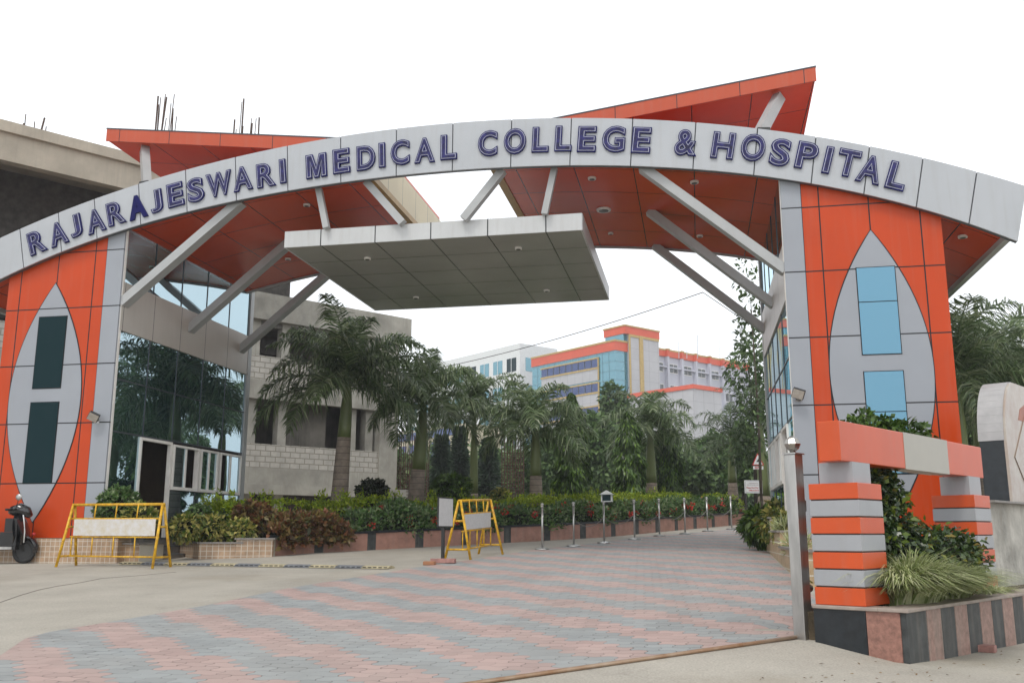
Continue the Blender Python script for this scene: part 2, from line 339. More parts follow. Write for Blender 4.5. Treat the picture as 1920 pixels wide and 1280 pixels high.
# ------------------------------------------------------------------ ground, drive, kerb line
def struct(o, kind='structure'): o['kind'] = kind; return o
xs = list(np.concatenate([np.linspace(-400, -40, 8), np.linspace(-36, 30, 133), np.linspace(40, 400, 8)])); ys = list(np.concatenate([np.linspace(-60, -4, 6), np.linspace(-3, 60, 127), np.linspace(70, 500, 8)]))
V = [(x, y, gz(x, y)) for y in ys for x in xs]; nx = len(xs)
Fq = [(j*nx+i, j*nx+i+1, (j+1)*nx+i+1, (j+1)*nx+i) for j in range(len(ys)-1) for i in range(nx-1)]
m_ground = mat('concrete_apron', (.43, .40, .345), .9, .09, .8, bump=.12, bscale=25, col2=(.345, .32, .275))
def extend_ground(m):
    n = m.node_tree; N = n.nodes; L = n.links; b = N['Principled BSDF']; src = b.inputs['Base Color'].links[0].from_socket
    geo = N.new('ShaderNodeNewGeometry')
    # fine grit
    g = N.new('ShaderNodeTexNoise'); g.inputs['Scale'].default_value = 60; g.inputs['Detail'].default_value = 4; L.new(geo.outputs['Position'], g.inputs['Vector'])
    r = N.new('ShaderNodeValToRGB'); r.color_ramp.elements[0].position = .35; r.color_ramp.elements[0].color = (.82, .82, .82, 1); r.color_ramp.elements[1].position = .65; r.color_ramp.elements[1].color = (1.08, 1.08, 1.08, 1)
    L.new(g.outputs['Fac'], r.inputs[0])
    x = N.new('ShaderNodeMix'); x.data_type = 'RGBA'; x.blend_type = 'MULTIPLY'; x.inputs['Factor'].default_value = 1; L.new(src, x.inputs['A']); L.new(r.outputs[0], x.inputs['B'])
    def patch(c, scale, lo, hi, colr, amt, seed):
        t = N.new('ShaderNodeTexNoise'); t.noise_dimensions = '4D'; t.inputs['W'].default_value = seed; t.inputs['Scale'].default_value = scale; t.inputs['Detail'].default_value = 8; t.inputs['Roughness'].default_value = .7; L.new(geo.outputs['Position'], t.inputs['Vector'])
        q = N.new('ShaderNodeValToRGB'); q.color_ramp.elements[0].position = lo; q.color_ramp.elements[1].position = hi; q.color_ramp.elements[1].color = (amt, amt, amt, 1); L.new(t.outputs['Fac'], q.inputs[0])
        y = N.new('ShaderNodeMix'); y.data_type = 'RGBA'; L.new(q.outputs[0], y.inputs['Factor']); L.new(c, y.inputs['A']); y.inputs['B'].default_value = colr; return y.outputs['Result']
    c = patch(x.outputs['Result'], .45, .52, .66, (.30, .26, .20, 1), .5, 1.); c = patch(c, 2.2, .60, .70, (.22, .20, .175, 1), .45, 3.); c = patch(c, 9, .66, .72, (.5, .46, .38, 1), .5, 5.)
    L.new(c, b.inputs['Base Color'])
extend_ground(m_ground)
struct(link_mesh('ground', V, Fq, m_ground))
Pt, Bt = G(920, 1280), G(1507, 1195)
rail_d = (Bt-Pt); 
def railx(y): return Pt.x+rail_d.x*(y-Pt.y)/rail_d.y
XL = [(3, -3.8), (7, -5.6), (8.4, -6.3), (9.4, -6.05), (10.8, -5.75), (12.7, -5.6), (14.8, -5.1), (16.5, -4.7), (18, -4.2), (20.8, -3.5), (23.2, -2.45), (26.8, -1.25), (28.6, 0.1), (30.3, .85), (34, 1.8), (45, 4)]
XRr = [(9.1, 1.0), (12, 1.33), (22, 1.33), (23.5, 1.5), (24.5, 5), (45, 7)]
m_pave = bpy.data.materials.new('interlocking_pavers'); m_pave.use_nodes = True
def paver_mat(m):
    n = m.node_tree; N = n.nodes; L = n.links; b = N['Principled BSDF']; b.inputs['Roughness'].default_value = .75
    def M_(op, a, c=None, v=None, w_=None):
        q = N.new('ShaderNodeMath'); q.operation = op; L.new(a, q.inputs[0]) if not isinstance(a, (int, float)) else q.inputs.__getitem__(0).__setattr__('default_value', a)
        if c is not None:
            if isinstance(c, (int, float)): q.inputs[1].default_value = c
            else: L.new(c, q.inputs[1])
        if v is not None:
            if isinstance(v, (int, float)): q.inputs[2].default_value = v
            else: L.new(v, q.inputs[2])
        return q.outputs[0]
    geo = N.new('ShaderNodeNewGeometry'); vr = N.new('ShaderNodeVectorRotate'); vr.rotation_type = 'Z_AXIS'; vr.inputs['Angle'].default_value = R(-3.2)
    L.new(geo.outputs['Position'], vr.inputs['Vector']); sx = N.new('ShaderNodeSeparateXYZ'); L.new(vr.outputs[0], sx.inputs[0]); X, Y = sx.outputs['X'], sx.outputs['Y']
    # wavy joints: interlocking S-edged blocks 0.24 x 0.14 m
    W_, H_ = .2325, .155
    wv = M_('MULTIPLY', M_('SINE', M_('MULTIPLY', X, 2*math.pi/(W_))), .020); Y2 = M_('ADD', Y, wv)
    r = M_('FLOOR', M_('DIVIDE', Y2, H_)); odd = M_('MULTIPLY', M_('MODULO', M_('ADD', r, 1000), 2), W_/2)
    wx = M_('MULTIPLY', M_('SINE', M_('MULTIPLY', Y, 2*math.pi/H_)), .014); X2 = M_('ADD', M_('ADD', X, wx), odd)
    i = M_('FLOOR', M_('DIVIDE', X2, W_))
    fy = M_('SUBTRACT', M_('DIVIDE', Y2, H_), r); fx = M_('SUBTRACT', M_('DIVIDE', X2, W_), i)
    ey = M_('MULTIPLY', M_('MINIMUM', fy, M_('SUBTRACT', 1.0, fy)), H_); ex = M_('MULTIPLY', M_('MINIMUM', fx, M_('SUBTRACT', 1.0, fx)), W_)
    e = M_('MINIMUM', ey, ex)
    nz = N.new('ShaderNodeTexNoise'); nz.inputs['Scale'].default_value = 3.3; nz.inputs['Detail'].default_value = 3; L.new(geo.outputs['Position'], nz.inputs['Vector'])
    th = M_('MULTIPLY_ADD', nz.outputs['Fac'], .016, -.0055); jn = M_('LESS_THAN', e, th)
    # stripe by block centre
    cxx = M_('ADD', M_('MULTIPLY', i, W_), M_('SUBTRACT', W_/2, odd)); cyy = M_('MULTIPLY', M_('ADD', r, .5), H_)
    a = R(3.2); n1, n2 = .667, .745                      # stripe normal, rotated into block axes
    c1 = n1*math.cos(a)+n2*math.sin(a)*-1; c2 = n1*math.sin(a)+n2*math.cos(a)
    sxx = M_('ADD', M_('MULTIPLY', cxx, n1*math.cos(-a)-n2*math.sin(-a)), M_('MULTIPLY', cyy, n1*math.sin(-a)+n2*math.cos(-a)))
    ph = M_('FRACT', M_('DIVIDE', M_('SUBTRACT', sxx, 5.54-.93*40.25), .93)); st = M_('LESS_THAN', ph, .48)
    # colours
    cv = N.new('ShaderNodeCombineXYZ'); L.new(i, cv.inputs[0]); L.new(r, cv.inputs[1]); wn = N.new('ShaderNodeTexWhiteNoise'); L.new(cv.outputs[0], wn.inputs['Vector'])
    mx = N.new('ShaderNodeMix'); mx.data_type = 'RGBA'; L.new(st, mx.inputs['Factor']); mx.inputs['A'].default_value = (.275, .305, .315, 1); mx.inputs['B'].default_value = (.43, .295, .27, 1)
    br = N.new('ShaderNodeMapRange'); L.new(wn.outputs['Value'], br.inputs[0]); br.inputs[3].default_value = .87; br.inputs[4].default_value = 1.1
    n2_ = N.new('ShaderNodeTexNoise'); n2_.inputs['Scale'].default_value = .9; n2_.inputs['Detail'].default_value = 7; n2_.inputs['Roughness'].default_value = .65; L.new(geo.outputs['Position'], n2_.inputs['Vector'])
    dr = N.new('ShaderNodeValToRGB'); dr.color_ramp.elements[0].position = .38; dr.color_ramp.elements[1].position = .72; L.new(n2_.outputs['Fac'], dr.inputs[0])
    mu = N.new('ShaderNodeVectorMath'); mu.operation = 'SCALE'; L.new(mx.outputs['Result'], mu.inputs[0]); L.new(br.outputs[0], mu.inputs['Scale'])
    du = N.new('ShaderNodeMix'); du.data_type = 'RGBA'; L.new(M_('MULTIPLY_ADD', dr.outputs[0], .22, .16), du.inputs['Factor']); L.new(mu.outputs[0], du.inputs['A']); du.inputs['B'].default_value = (.41, .375, .335, 1)
    tm = N.new('ShaderNodeMapping'); tm.inputs['Scale'].default_value = (2.2, .16, 1); L.new(geo.outputs['Position'], tm.inputs['Vector']); tn = N.new('ShaderNodeTexNoise'); tn.inputs['Scale'].default_value = 1.1; tn.inputs['Detail'].default_value = 5; L.new(tm.outputs[0], tn.inputs['Vector'])
    tr_ = N.new('ShaderNodeMapRange'); tr_.inputs[1].default_value = .48; tr_.inputs[2].default_value = .68; tr_.inputs[3].default_value = 1.0; tr_.inputs[4].default_value = .91; L.new(tn.outputs['Fac'], tr_.inputs[0])
    ts = N.new('ShaderNodeVectorMath'); ts.operation = 'SCALE'; L.new(du.outputs['Result'], ts.inputs[0]); L.new(tr_.outputs[0], ts.inputs['Scale'])
    # dust gathers with distance up the drive where traffic is lighter
    jm = N.new('ShaderNodeMix'); jm.data_type = 'RGBA'; L.new(M_('MULTIPLY', jn, .75), jm.inputs['Factor']); L.new(ts.outputs[0], jm.inputs['A']); jm.inputs['B'].default_value = (.07, .065, .06, 1)
    L.new(jm.outputs['Result'], b.inputs['Base Color'])
    bp = N.new('ShaderNodeBump'); bp.inputs['Strength'].default_value = .5; bp.inputs['Distance'].default_value = .006; L.new(M_('MINIMUM', e, .012), bp.inputs['Height']); bp.inputs['Distance'].default_value = .4; L.new(bp.outputs[0], b.inputs['Normal'])
paver_mat(m_pave)
V = []; Fq = []; yy = list(np.arange(3, 45.01, .4)); K = 24
for y in yy:
    xl = float(np.interp(y, [q[0] for q in XL], [q[1] for q in XL])); xr = railx(y) if y < Bt.y else float(np.interp(y, [q[0] for q in XRr], [q[1] for q in XRr]))
    xr = min(xr, 1.0) if y < Bt.y else xr; xl = min(xl, xr-.02)
    for k in range(K+1):
        x = xl+(xr-xl)*k/K; V.append((x, y, gz(x, y)+.006))
Fq = [(j*(K+1)+i, j*(K+1)+i+1, (j+1)*(K+1)+i+1, (j+1)*(K+1)+i) for j in range(len(yy)-1) for i in range(K)]
struct(link_mesh('paved_driveway', V, Fq, m_pave))
# kerb path
kpx = [(516, 1042), (588, 1036), (659, 1033), (744, 1028), (820, 1024), (951, 1017), (1061, 1011), (1156, 1005), (1265, 994), (1357, 986), (1398, 982)]
KP = smooth_path([tuple(G(*p)[:2]) for p in kpx]+[(4.5, 35.5), (12, 36.5)], 2); KL = pathlen(KP)[-1]
def kpos(t, off):                                 # point beside the kerb line: off metres into the planting bed
    p, d = along(KP, t); return p.x-d.y*off, p.y+d.x*off
def kt(px):                                       # distance along the kerb line of the pixel column px
    a = ray(px, 900); best = min(range(len(KP)), key=lambda i: abs(KP[i][0]/KP[i][1]-a[0]/a[1])); return pathlen(KP)[best]
V = []; ts = np.linspace(0, KL, 60); offs = [.15, .6, 1.5, 3, 5, 8, 12]
for t in ts:
    for o in offs: x, y = kpos(t, o); V.append((x, y, gz(x, y)+.34-(.3 if o > 10 else 0)))
n_ = len(offs); struct(link_mesh('planting_bed', V, [(j*n_+i, j*n_+i+1, (j+1)*n_+i+1, (j+1)*n_+i) for j in range(len(ts)-1) for i in range(n_-1)], m_soil))
kw = thing('planter_wall', (KP[0][0], KP[0][1], gz(*KP[0])), 'long low curving wall of pink stone with black blocks beside the chained posts', 'planter wall')
def kerbseg(mb, t0, t1, o0, o1, z0, z1, step=.25):
    n = max(1, int((t1-t0)/step)); vs = []; fs = []
    for k in range(n+1):
        t = t0+(t1-t0)*k/n
        for o, z in ((o0, z0), (o1, z0), (o1, z1), (o0, z1)):
            x, y = kpos(t, o); vs.append((x, y, gz(*kpos(t, 0))+z))
    for k in range(n): fs += [(k*4+i, k*4+(i+1) % 4, k*4+4+(i+1) % 4, k*4+4+i) for i in range(4)]
    mb.add(vs, fs+[(0, 1, 2, 3), (n*4+3, n*4+2, n*4+1, n*4)])
pk, bk, cp = MB(), MB(), MB(); t = 0
while t < min(KL, 27):
    kerbseg(pk, t, t+1.03, 0, .2, -.1, .37); kerbseg(bk, t+1.03, t+1.25, .002, .2, -.1, .37); t += 1.25
kerbseg(cp, 0, t, -.03, .24, .372, .42)
kerbseg(pk, t, KL, 0, .2, -.1, .37)
pk.build('stone_panels', mat('kerb_pink_stone', (.40, .21, .16), .5, .15, 6., streak=.25), kw); bk.build('black_blocks', m_granbd, kw); cp.build('coping', m_granb, kw)

# ------------------------------------------------------------------ the entrance gate
def a_top(x): t = x+4.3; return -1.9e-5*t**4-7.2e-5*t**3-.016848*t*t-.005939*t+9.262
def a_bot(x): t = x+4.3; return -5.2e-5*t**4-1.99e-4*t**3-.013899*t*t-4.7e-4*t+8.277
gate = thing('entrance_gate', (-4.9, 17.2, .9), 'tall orange and silver gateway with a curved name board over the drive', 'gateway')
joints = [-16.2, -15.0, -13.9, -13.02, -12.2, -11.2, -10.15, -9.05, -7.92, -6.78, -5.61, -4.45, -3.27, -2.1, -.93, .24, 1.35, 2.37, 3.28, 4.16, 5.02, 5.80]
def archpt(x, top):                               # joints stand square to the curve
    s = (a_top(x+.1)-a_top(x-.1))/.2
    if top: return (x, a_top(x))
    xb = x+s*.95*.55; return (xb, a_bot(xb))
ab, bb = MB(), MB()
for a, b in zip(joints, joints[1:]):
    n = 5; g = .011
    xs_ = [a+g+(b-a-2*g)*k/n for k in range(n+1)]
    ab.prism([archpt(x, 0) for x in xs_]+[archpt(x, 1) for x in xs_[::-1]], 16.95, 16.985)
xs_ = np.linspace(joints[0], joints[-1]-.01, 70)
band = [archpt(x, 0) for x in xs_]+[archpt(x, 1) for x in xs_[::-1]]
vs = []; N_ = len(xs_)
for x in xs_:
    b_ = archpt(x, 0); t_ = archpt(x, 1)
    vs += [(b_[0], 16.985, b_[1]+.004), (t_[0], 16.985, t_[1]-.004), (t_[0], 17.08, t_[1]-.004), (b_[0], 17.08, b_[1]+.004)]
bb.add(vs, [(k*4+i, k*4+(i+1) % 4, k*4+4+(i+1) % 4, k*4+4+i) for k in range(N_-1) for i in range(4)]+[(0, 1, 2, 3), ((N_-1)*4+3, (N_-1)*4+2, (N_-1)*4+1, (N_-1)*4)])
arch = ab.build('arch_band', m_arch, gate); bb.build('arch_back', mat('arch_underside', (.10, .11, .12), .4), arch)
# lettering
def glyph(ch, offset, extrude):
    c = bpy.data.curves.new('g', 'FONT'); c.body = ch; c.size = 1; c.offset = offset; c.extrude = extrude; c.align_x = 'CENTER'; c.resolution_u = 4
    o = bpy.data.objects.new('g', c); sc.collection.objects.link(o); bpy.context.view_layer.update()
    me = bpy.data.meshes.new_from_object(o.evaluated_get(bpy.context.evaluated_depsgraph_get())); bpy.data.objects.remove(o); bpy.data.curves.remove(c)
    co = np.zeros(len(me.vertices)*3); me.vertices.foreach_get('co', co); co = co.reshape(-1, 3); fs = [tuple(p.vertices) for p in me.polygons]; bpy.data.meshes.remove(me); return co, fs
capH = glyph('H', 0, 0)[0][:, 1].max()
GC = {}
MP = [(0, 0), (.17, 0), (.17, .74), (.40, 0), (.54, 0), (.77, .74), (.77, 0), (.94, 0), (.94, 1), (.68, 1), (.47, .33), (.26, 1), (0, 1)]
def m_glyph(d):                                   # M drawn as one mitred outline
    P = [Vector((x*capH, y*capH)) for x, y in MP]; n = len(P); Q = []
    for i in range(n):
        a, b, c = P[i-1], P[i], P[(i+1) % n]; e1 = (b-a).normalized(); e2 = (c-b).normalized(); n1 = Vector((e1.y, -e1.x)); n2 = Vector((e2.y, -e2.x)); m = (n1+n2).normalized()
        Q.append(b+m*min(d/max(.35, m.dot(n1)), d*2.2) if d > 0 else b+m*max(d/max(.35, m.dot(n1)), d*2.2))
    co = np.array([(q.x, q.y, -1) for q in Q]+[(q.x, q.y, 1) for q in Q]); fs = [tuple(range(n-1, -1, -1)), tuple(range(n, 2*n))]+[(i, (i+1) % n, (i+1) % n+n, i+n) for i in range(n)]
    return co, fs
LW_ = dict(R=.41, A=.42, J=.28, E=.36, S=.37, W=.56, I=.135, M=.44, D=.39, C=.39, L=.33, O=.44, G=.44, H=.41, P=.38, T=.39); LW_['&'] = .42
def letter(ch, px, py, solid=False, H=.45):
    c = aY(px, py, 16.95); s = (a_top(c.x+.2)-a_top(c.x-.2))/.4*.5+(a_bot(c.x+.2)-a_bot(c.x-.2))/.4*.5; an = math.atan(s); ca, sa = math.cos(an), math.sin(an)
    sc_ = H/capH; par = None
    lays = [('sign_letter', .052, .03, m_navy, .03), ('tube_outline', .022, .036, m_tube, .036), ('letter_face', .002, .040, m_navy2, .04)]
    for i, (nm, off, ex, m, d) in enumerate(lays):
        if solid and i: break
        key = (ch, i)
        if key not in GC: GC[key] = glyph(ch, off, 1) if ch != 'M' else m_glyph((.045, .012, -.012)[i])
        co, fs = GC[key]
        c0 = GC[(ch, 0)][0]; xs0 = LW_[ch]/(c0[:, 0].max()-c0[:, 0].min())
        x = (co[:, 0])*xs0; z = (co[:, 1]-capH/2)*sc_; x = x-(c0[:, 0].max()+c0[:, 0].min())/2*xs0
        y = np.where(co[:, 2] > 0, 16.95-.04-.006*i, 16.948-.0*i if i == 0 else 16.92)
        if ch == 'J': b0 = c0[:, 1].min()+.052; z = z*(1/(1-b0/capH)) + (-b0/2*sc_) / (1-b0/capH)
        Vv = np.stack([c.x+x*ca-z*sa, y, c.z+x*sa+z*ca], 1)
        if ch == 'Q': pass
        o = link_mesh(nm, Vv, [tuple(f) for f in fs], m, gate if par is None else par)
        if par is None: par = o
    if solid: par['label'] = 'solid navy letter %s without its pale outline' % ch
LT = [('R', 71, 454), ('A', 111, 439), ('J', 143, 424), ('A', 181, 415), ('R', 219, 400), ('A', 259, 389), ('J', 294, 378), ('E', 330, 366), ('S', 368, 357), ('W', 412, 346), ('A', 456, 336), ('R', 500, 329), ('I', 531, 322),
      ('M', 594, 312), ('E', 641, 303), ('D', 687, 297), ('I', 717, 292), ('C', 751, 287), ('A', 797, 283), ('L', 842, 277),
      ('C', 915, 270), ('O', 966, 266), ('L', 1014, 263), ('L', 1057, 261), ('E', 1101, 262), ('G', 1151, 262), ('E', 1203, 264), ('&', 1287, 268), ('H', 1356, 274), ('O', 1412, 278), ('S', 1463, 287),
      ('P', 1513, 293), ('I', 1552, 301), ('T', 1590, 307), ('A', 1631, 319), ('L', 1682, 331)]
for i, (ch, px, py) in enumerate(LT): letter(ch, px, py, solid=(i == 5))

# towers
Z0 = 1.26
def tower(x0, x1, xi0, xi1, lens, om, side):
    # front cladding rises behind the name board
    xs_ = [x0+(x1-x0)*k/10 for k in range(11)]
    b = MB(); b.prism([(x0, Z0), (x1, Z0)]+[(x, a_bot(x)+.5) for x in xs_[::-1]], 17.10, 17.14); t = b.build('gate_tower', om, gate)
    lo, hi = sorted((xi0, xi1)); b = MB(); b.prism([(lo, Z0), (hi, Z0), (hi, a_bot(hi)+.4), (lo, a_bot(lo)+.4)], 17.085, 17.15); b.build('silver_edge', m_silver, t)
    b = MB(); xe = xi0-side*.012; b.box(min(xe, xi0), max(xe, xi0), 17.092, 17.11, Z0, a_bot(xi0)+.3); b.build('cladding_joint', m_gap, t)
    cx, zt, zb, hw = lens; zc = (zt+zb)/2; h = (zt-zb)/2; n = 28
    def outline(e): 
        L_ = [(cx-(hw*(1-(u*u)))-e*(1-u**8), zc+u*(h+e*1.6)) for u in [k/n*2-1 for k in range(n+1)]]
        return L_+[(2*cx-p[0], p[1]) for p in L_[-2:0:-1]]
    b = MB(); b.prism(outline(.016)[::-1], 17.092, 17.11); b.build('lens_outline', m_gap, t)
    b = MB(); b.prism(outline(0)[::-1], 17.085, 17.1); b.build('lens_panel', m_silver, t)
    wl, wr = cx-.29, cx+.345
    for (a, c_) in ((4.39, 5.94), (2.34, 4.08)):
        if side > 0: a, c_ = (4.26, 5.75) if a > 4 else (2.34, 3.96)
        b = MB(); b.box(wl-.015, wr+.015, 17.078, 17.1, a-.015, c_+.015); f = b.build('window_frame', m_gap, t)
        b = MB(); sp = a+(c_-a)*(.60 if side < 0 else .5)
        if side < 0: b.box(wl, wr, 17.07, 17.09, a, sp-.008); b.box(wl, wr, 17.07, 17.09, sp+.008, c_)
        else: b.box(wl, wr, 17.07, 17.09, a, c_)
        b.build('window_pane', g_blue if side < 0 else g_lens, t)
    return t
tR = tower(2.05, 4.40, 2.05, 1.70, (3.21, 6.63, 1.55, .85), m_orange, -1)
tL = tower(-14.14, -11.88, -11.88, -11.50, (-13.02, 6.47, 1.57, .82), m_orangeL, 1)
def tower_body(t, xa, xb, xg, side, yb=22.95):   # solid rear block, room behind the glass, glazed flank
    lo, hi = sorted((xa, xb)); b = MB()
    for k in range(6):
        u0 = lo+(hi-lo)*k/6; u1 = lo+(hi-lo)*(k+1)/6; b.box(u0, u1, 17.14, yb, Z0-.6, min(a_bot(u0), a_bot(u1))+.1)
    b.build('tower_wall', m_spand, t)
    s = side; xo = xg; xin = xg-s*.06
    def bx(mb, y0, y1, z0, z1, d0=0., d1=-.05): u, v = sorted((xo+s*d0, xo+s*d1)); mb.box(u, v, y0, y1, z0, z1)
    f = MB(); bx(f, 17.16, yb-.05, Z0, 3.89, -1.40, -1.45); bx(f, yb-.1, yb-.05, Z0, 3.89, -.1, -1.39); bx(f, 17.16, 17.2, Z0, 3.89, -.1, -1.39); f.build('shade_liner', mat('shade_dark_wood', (.11, .075, .05), .6), t)  # added liner; the room's shade is put into its dark wood colour
    f = MB(); bx(f, 17.15, yb, Z0-.6, Z0, -.02, -1.5); bx(f, 17.15, yb, 3.9, 4.0, -.08, -1.5); f.build('floor_slab', m_concd, t)
    g = MB(); bx(g, 17.15, yb-.12, 6.45, 8.0, -.01, -.05)
    bx(g, 17.15, yb-.12, 3.36, 5.42, -.01, -.05); bx(g, 17.15, 18.2, Z0, 3.36, -.01, -.05); bx(g, 19.47, yb-.12, Z0, 2.28, -.01, -.05)
    gw = g.build('glass_wall', g_dark, t)
    q = MB()
    for y in (18.3, 19.45, 20.6, 21.75): bx(q, y-.012, y+.012, 3.36, 5.42, .002, -.02); bx(q, y-.012, y+.012, 6.45, 7.9, .002, -.02)
    for z in (4.43,): bx(q, 17.15, yb-.12, z-.012, z+.012, .003, -.02)
    bx(q, 17.15, yb-.12, 3.35, 3.38, .003, -.02)
    for y in (20.6, 21.75): bx(q, y-.012, y+.012, Z0, 2.28, .002, -.02)
    q.build('mullions', m_mull, t)
    b = MB(); bx(b, 17.15, yb, 5.43, 6.45, .02, -.12); b.build('spandrel_band', m_spand, t)
    b = MB(); bx(b, yb-.12, yb+.06, Z0-.5, 8.0, .03, -.1); b.build('corner_post', m_strut, t)
    # door
    b = MB(); bx(b, 18.2, 18.26, Z0, 3.34, .03, -.06); bx(b, 19.39, 19.45, Z0, 3.34, .03, -.06); bx(b, 18.26, 19.39, 3.28, 3.34, .03, -.06); dr = b.build('door_frame', m_alum, t)
    b = MB(); bx(b, 18.28, 18.34, Z0+.02, 3.26, -.06, -.9); b.build('door_leaf', m_alum, t)
    # three sliding windows
    for (y0, y1, op) in ((19.5, 20.62, .45), (20.72, 21.55, 0), (21.66, 22.76, .3)):
        b = MB(); w_ = .05
        bx(b, y0, y1, 2.3, 2.3+w_+.02, .05, -.06); bx(b, y0, y1, 3.30-w_, 3.30, .05, -.06); bx(b, y0, y0+w_, 2.37, 3.25, .05, -.06); bx(b, y1-w_, y1, 2.37, 3.25, .05, -.06)
        ym = (y0+y1)/2; bx(b, ym-.03, ym+.03, 2.37, 3.25, .035, -.02); wf = b.build('window_frame', m_alum, t)
        b = MB(); bx(b, y0+w_, ym-.03, 2.37, 3.25, .01, 0) if op != .3 else bx(b, y0+w_+.25, ym-.03, 2.37, 3.25, .01, 0)
        if op != .45: bx(b, ym+.03, y1-w_, 2.37, 3.25, .01, 0)
        b.build('window_pane', g_dark, t)
    b = MB(); bx(b, 17.13, 17.2, Z0, 7.9, .01, -.1); b.build('edge_trim', m_alum, t)
tower_body(tL, -14.1, -13.0, -11.5, 1); tower_body(tR, 3.2, 4.38, 1.7, -1)
b = MB(); b.box(-14.4, -10.95, 16.86, 17.3, .4, 1.25); b.box(-14.4, -11.6, 17.3, 22.9, .4, 1.24); b.build('tile_base', m_tile, tL)
b = MB(); b.box(1.6, 4.6, 16.86, 22.9, .3, 1.25); b.build('tile_base', m_tile, tR)

# roofs behind the name board
def roof(xin, xout, side):
    xs_ = np.linspace(xin, xout, 24); yb = 22.6; vs = []
    for x in xs_:
        zs = a_bot(x)+.12; zt = min(a_top(x)-.12, 9.1)
        vs += [(x, 17.16, zs), (x, yb, zs), (x, yb, zt), (x, 17.16, zt)]
    n = len(xs_); b = MB(); b.add(vs, [(k*4+i, k*4+(i+1) % 4, k*4+4+(i+1) % 4, k*4+4+i) for k in range(n-1) for i in range(4)]+[(0, 1, 2, 3), (n*4-1, n*4-2, n*4-3, n*4-4)])
    r = b.build('roof_shell', mat('orange_cladding_lower_soffit', (.60, .062, .010), .2, .06, .8, spec=.4, lines=[('X', 1.15, -3.27), ('Y', 1.3, 18.75)], lw=.010, coat=.0, bump=.25, bscale=.9), gate)
    b = MB(); zi = a_bot(xin)+.12; u, v = sorted((xin-side*.03, xin-side*.002)); b.box(u, v, 17.16, yb+.05, zi+.1, 9.15); b.build('end_fascia', m_cream, r)
    b = MB(); u, v = sorted((xin-side*.04, xin+side*.12)); b.box(u, v, 17.16, yb+.05, zi-.03, zi+.095); b.build('edge_trim', m_yelltrim, r)
    zo = a_bot(xout)+.12; b = MB(); u, v = sorted((xout+side*.08, xout-side*.04)); b.box(u, v, 17.16, yb+.05, zo-.08, zo+.75); b.build('outer_fascia', m_strut, r)
    b = MB(); vs = []
    for x in xs_: zs = a_bot(x)+.12; vs += [(x, yb+.005, zs-.05), (x, yb+.06, zs-.05), (x, yb+.06, min(a_top(x)-.12, 9.1)), (x, yb+.005, min(a_top(x)-.12, 9.1))]
    b.add(vs, [(k*4+i, k*4+(i+1) % 4, k*4+4+(i+1) % 4, k*4+4+i) for k in range(n-1) for i in range(4)]+[(0, 1, 2, 3), (n*4-1, n*4-2, n*4-3, n*4-4)]); b.build('rear_fascia', m_strut, r)
    return r
rR = roof(-3.72, 5.45, 1); rL = roof(-6.2, -15.2, -1)
def wing(xin, xtip, side):
    zi, zt = 9.25, 10.02; th = .24; yb = 22.4; fl = side*.12
    b = MB(); b.add([(xin, 17.5, zi-th), (xtip, 17.5, zt-th), (xtip+fl, yb, zt-th), (xin, yb, zi-th), (xin, 17.5, zi), (xtip, 17.5, zt), (xtip+fl, yb, zt), (xin, yb, zi)],
              [(3, 2, 1, 0), (4, 5, 6, 7), (1, 2, 6, 5), (2, 3, 7, 6), (3, 0, 4, 7), (0, 1, 5, 4)]); wg = b.build('roof_wing', m_soffit, gate)
    b = MB(); b.add([(xin, 17.47, zi-th-.02), (xtip+side*.02, 17.47, zt-th-.02), (xtip+side*.02, 17.497, zt-th-.02), (xin, 17.497, zi-th-.02), (xin, 17.47, zi+.02), (xtip+side*.02, 17.47, zt+.02), (xtip+side*.02, 17.497, zt+.02), (xin, 17.497, zi+.02)],
              [(3, 2, 1, 0), (4, 5, 6, 7), (1, 2, 6, 5), (2, 3, 7, 6), (3, 0, 4, 7), (0, 1, 5, 4)]); b.build('fascia', m_fascia, wg)
    b = MB(); b.add([(xin, 17.462, zi+.018), (xtip+side*.03, 17.462, zt+.018), (xtip+side*.03, 17.51, zt+.018), (xin, 17.51, zi+.018), (xin, 17.462, zi+.045), (xtip+side*.03, 17.462, zt+.045), (xtip+side*.03, 17.51, zt+.045), (xin, 17.51, zi+.045)],
              [(3, 2, 1, 0), (4, 5, 6, 7), (1, 2, 6, 5), (2, 3, 7, 6), (3, 0, 4, 7), (0, 1, 5, 4)]); b.build('drip_edge', m_mull, wg)
    return wg
wR = wing(-3.7, 2.5, 1); wL = wing(-6.2, -12.4, -1)
# canopy
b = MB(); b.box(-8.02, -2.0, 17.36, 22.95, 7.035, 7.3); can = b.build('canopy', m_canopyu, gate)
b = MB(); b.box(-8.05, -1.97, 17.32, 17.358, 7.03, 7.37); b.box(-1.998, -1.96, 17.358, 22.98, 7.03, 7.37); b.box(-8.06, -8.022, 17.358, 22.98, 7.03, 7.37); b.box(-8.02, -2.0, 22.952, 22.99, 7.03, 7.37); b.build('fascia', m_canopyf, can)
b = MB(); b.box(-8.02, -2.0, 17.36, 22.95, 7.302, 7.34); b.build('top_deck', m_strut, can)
C0 = -4.9
def strut(a, b_, w_=.17, h_=.24):
    q = MB(); q.bar(a, b_, w_, h_, up=(0, 1, 0) if abs(a[1]-b_[1]) < .01 else (0, 0, 1)); return q.build('strut', m_strut, gate)
for y in (17.24, 19.9, 22.45):
    for s in (-1, 1):
        strut((C0+s*6.62, y, 6.0), (C0+s*4.1, y, a_bot(C0+s*4.1)+.12 if y > 17.5 else a_bot(C0+s*4.1)+.08))
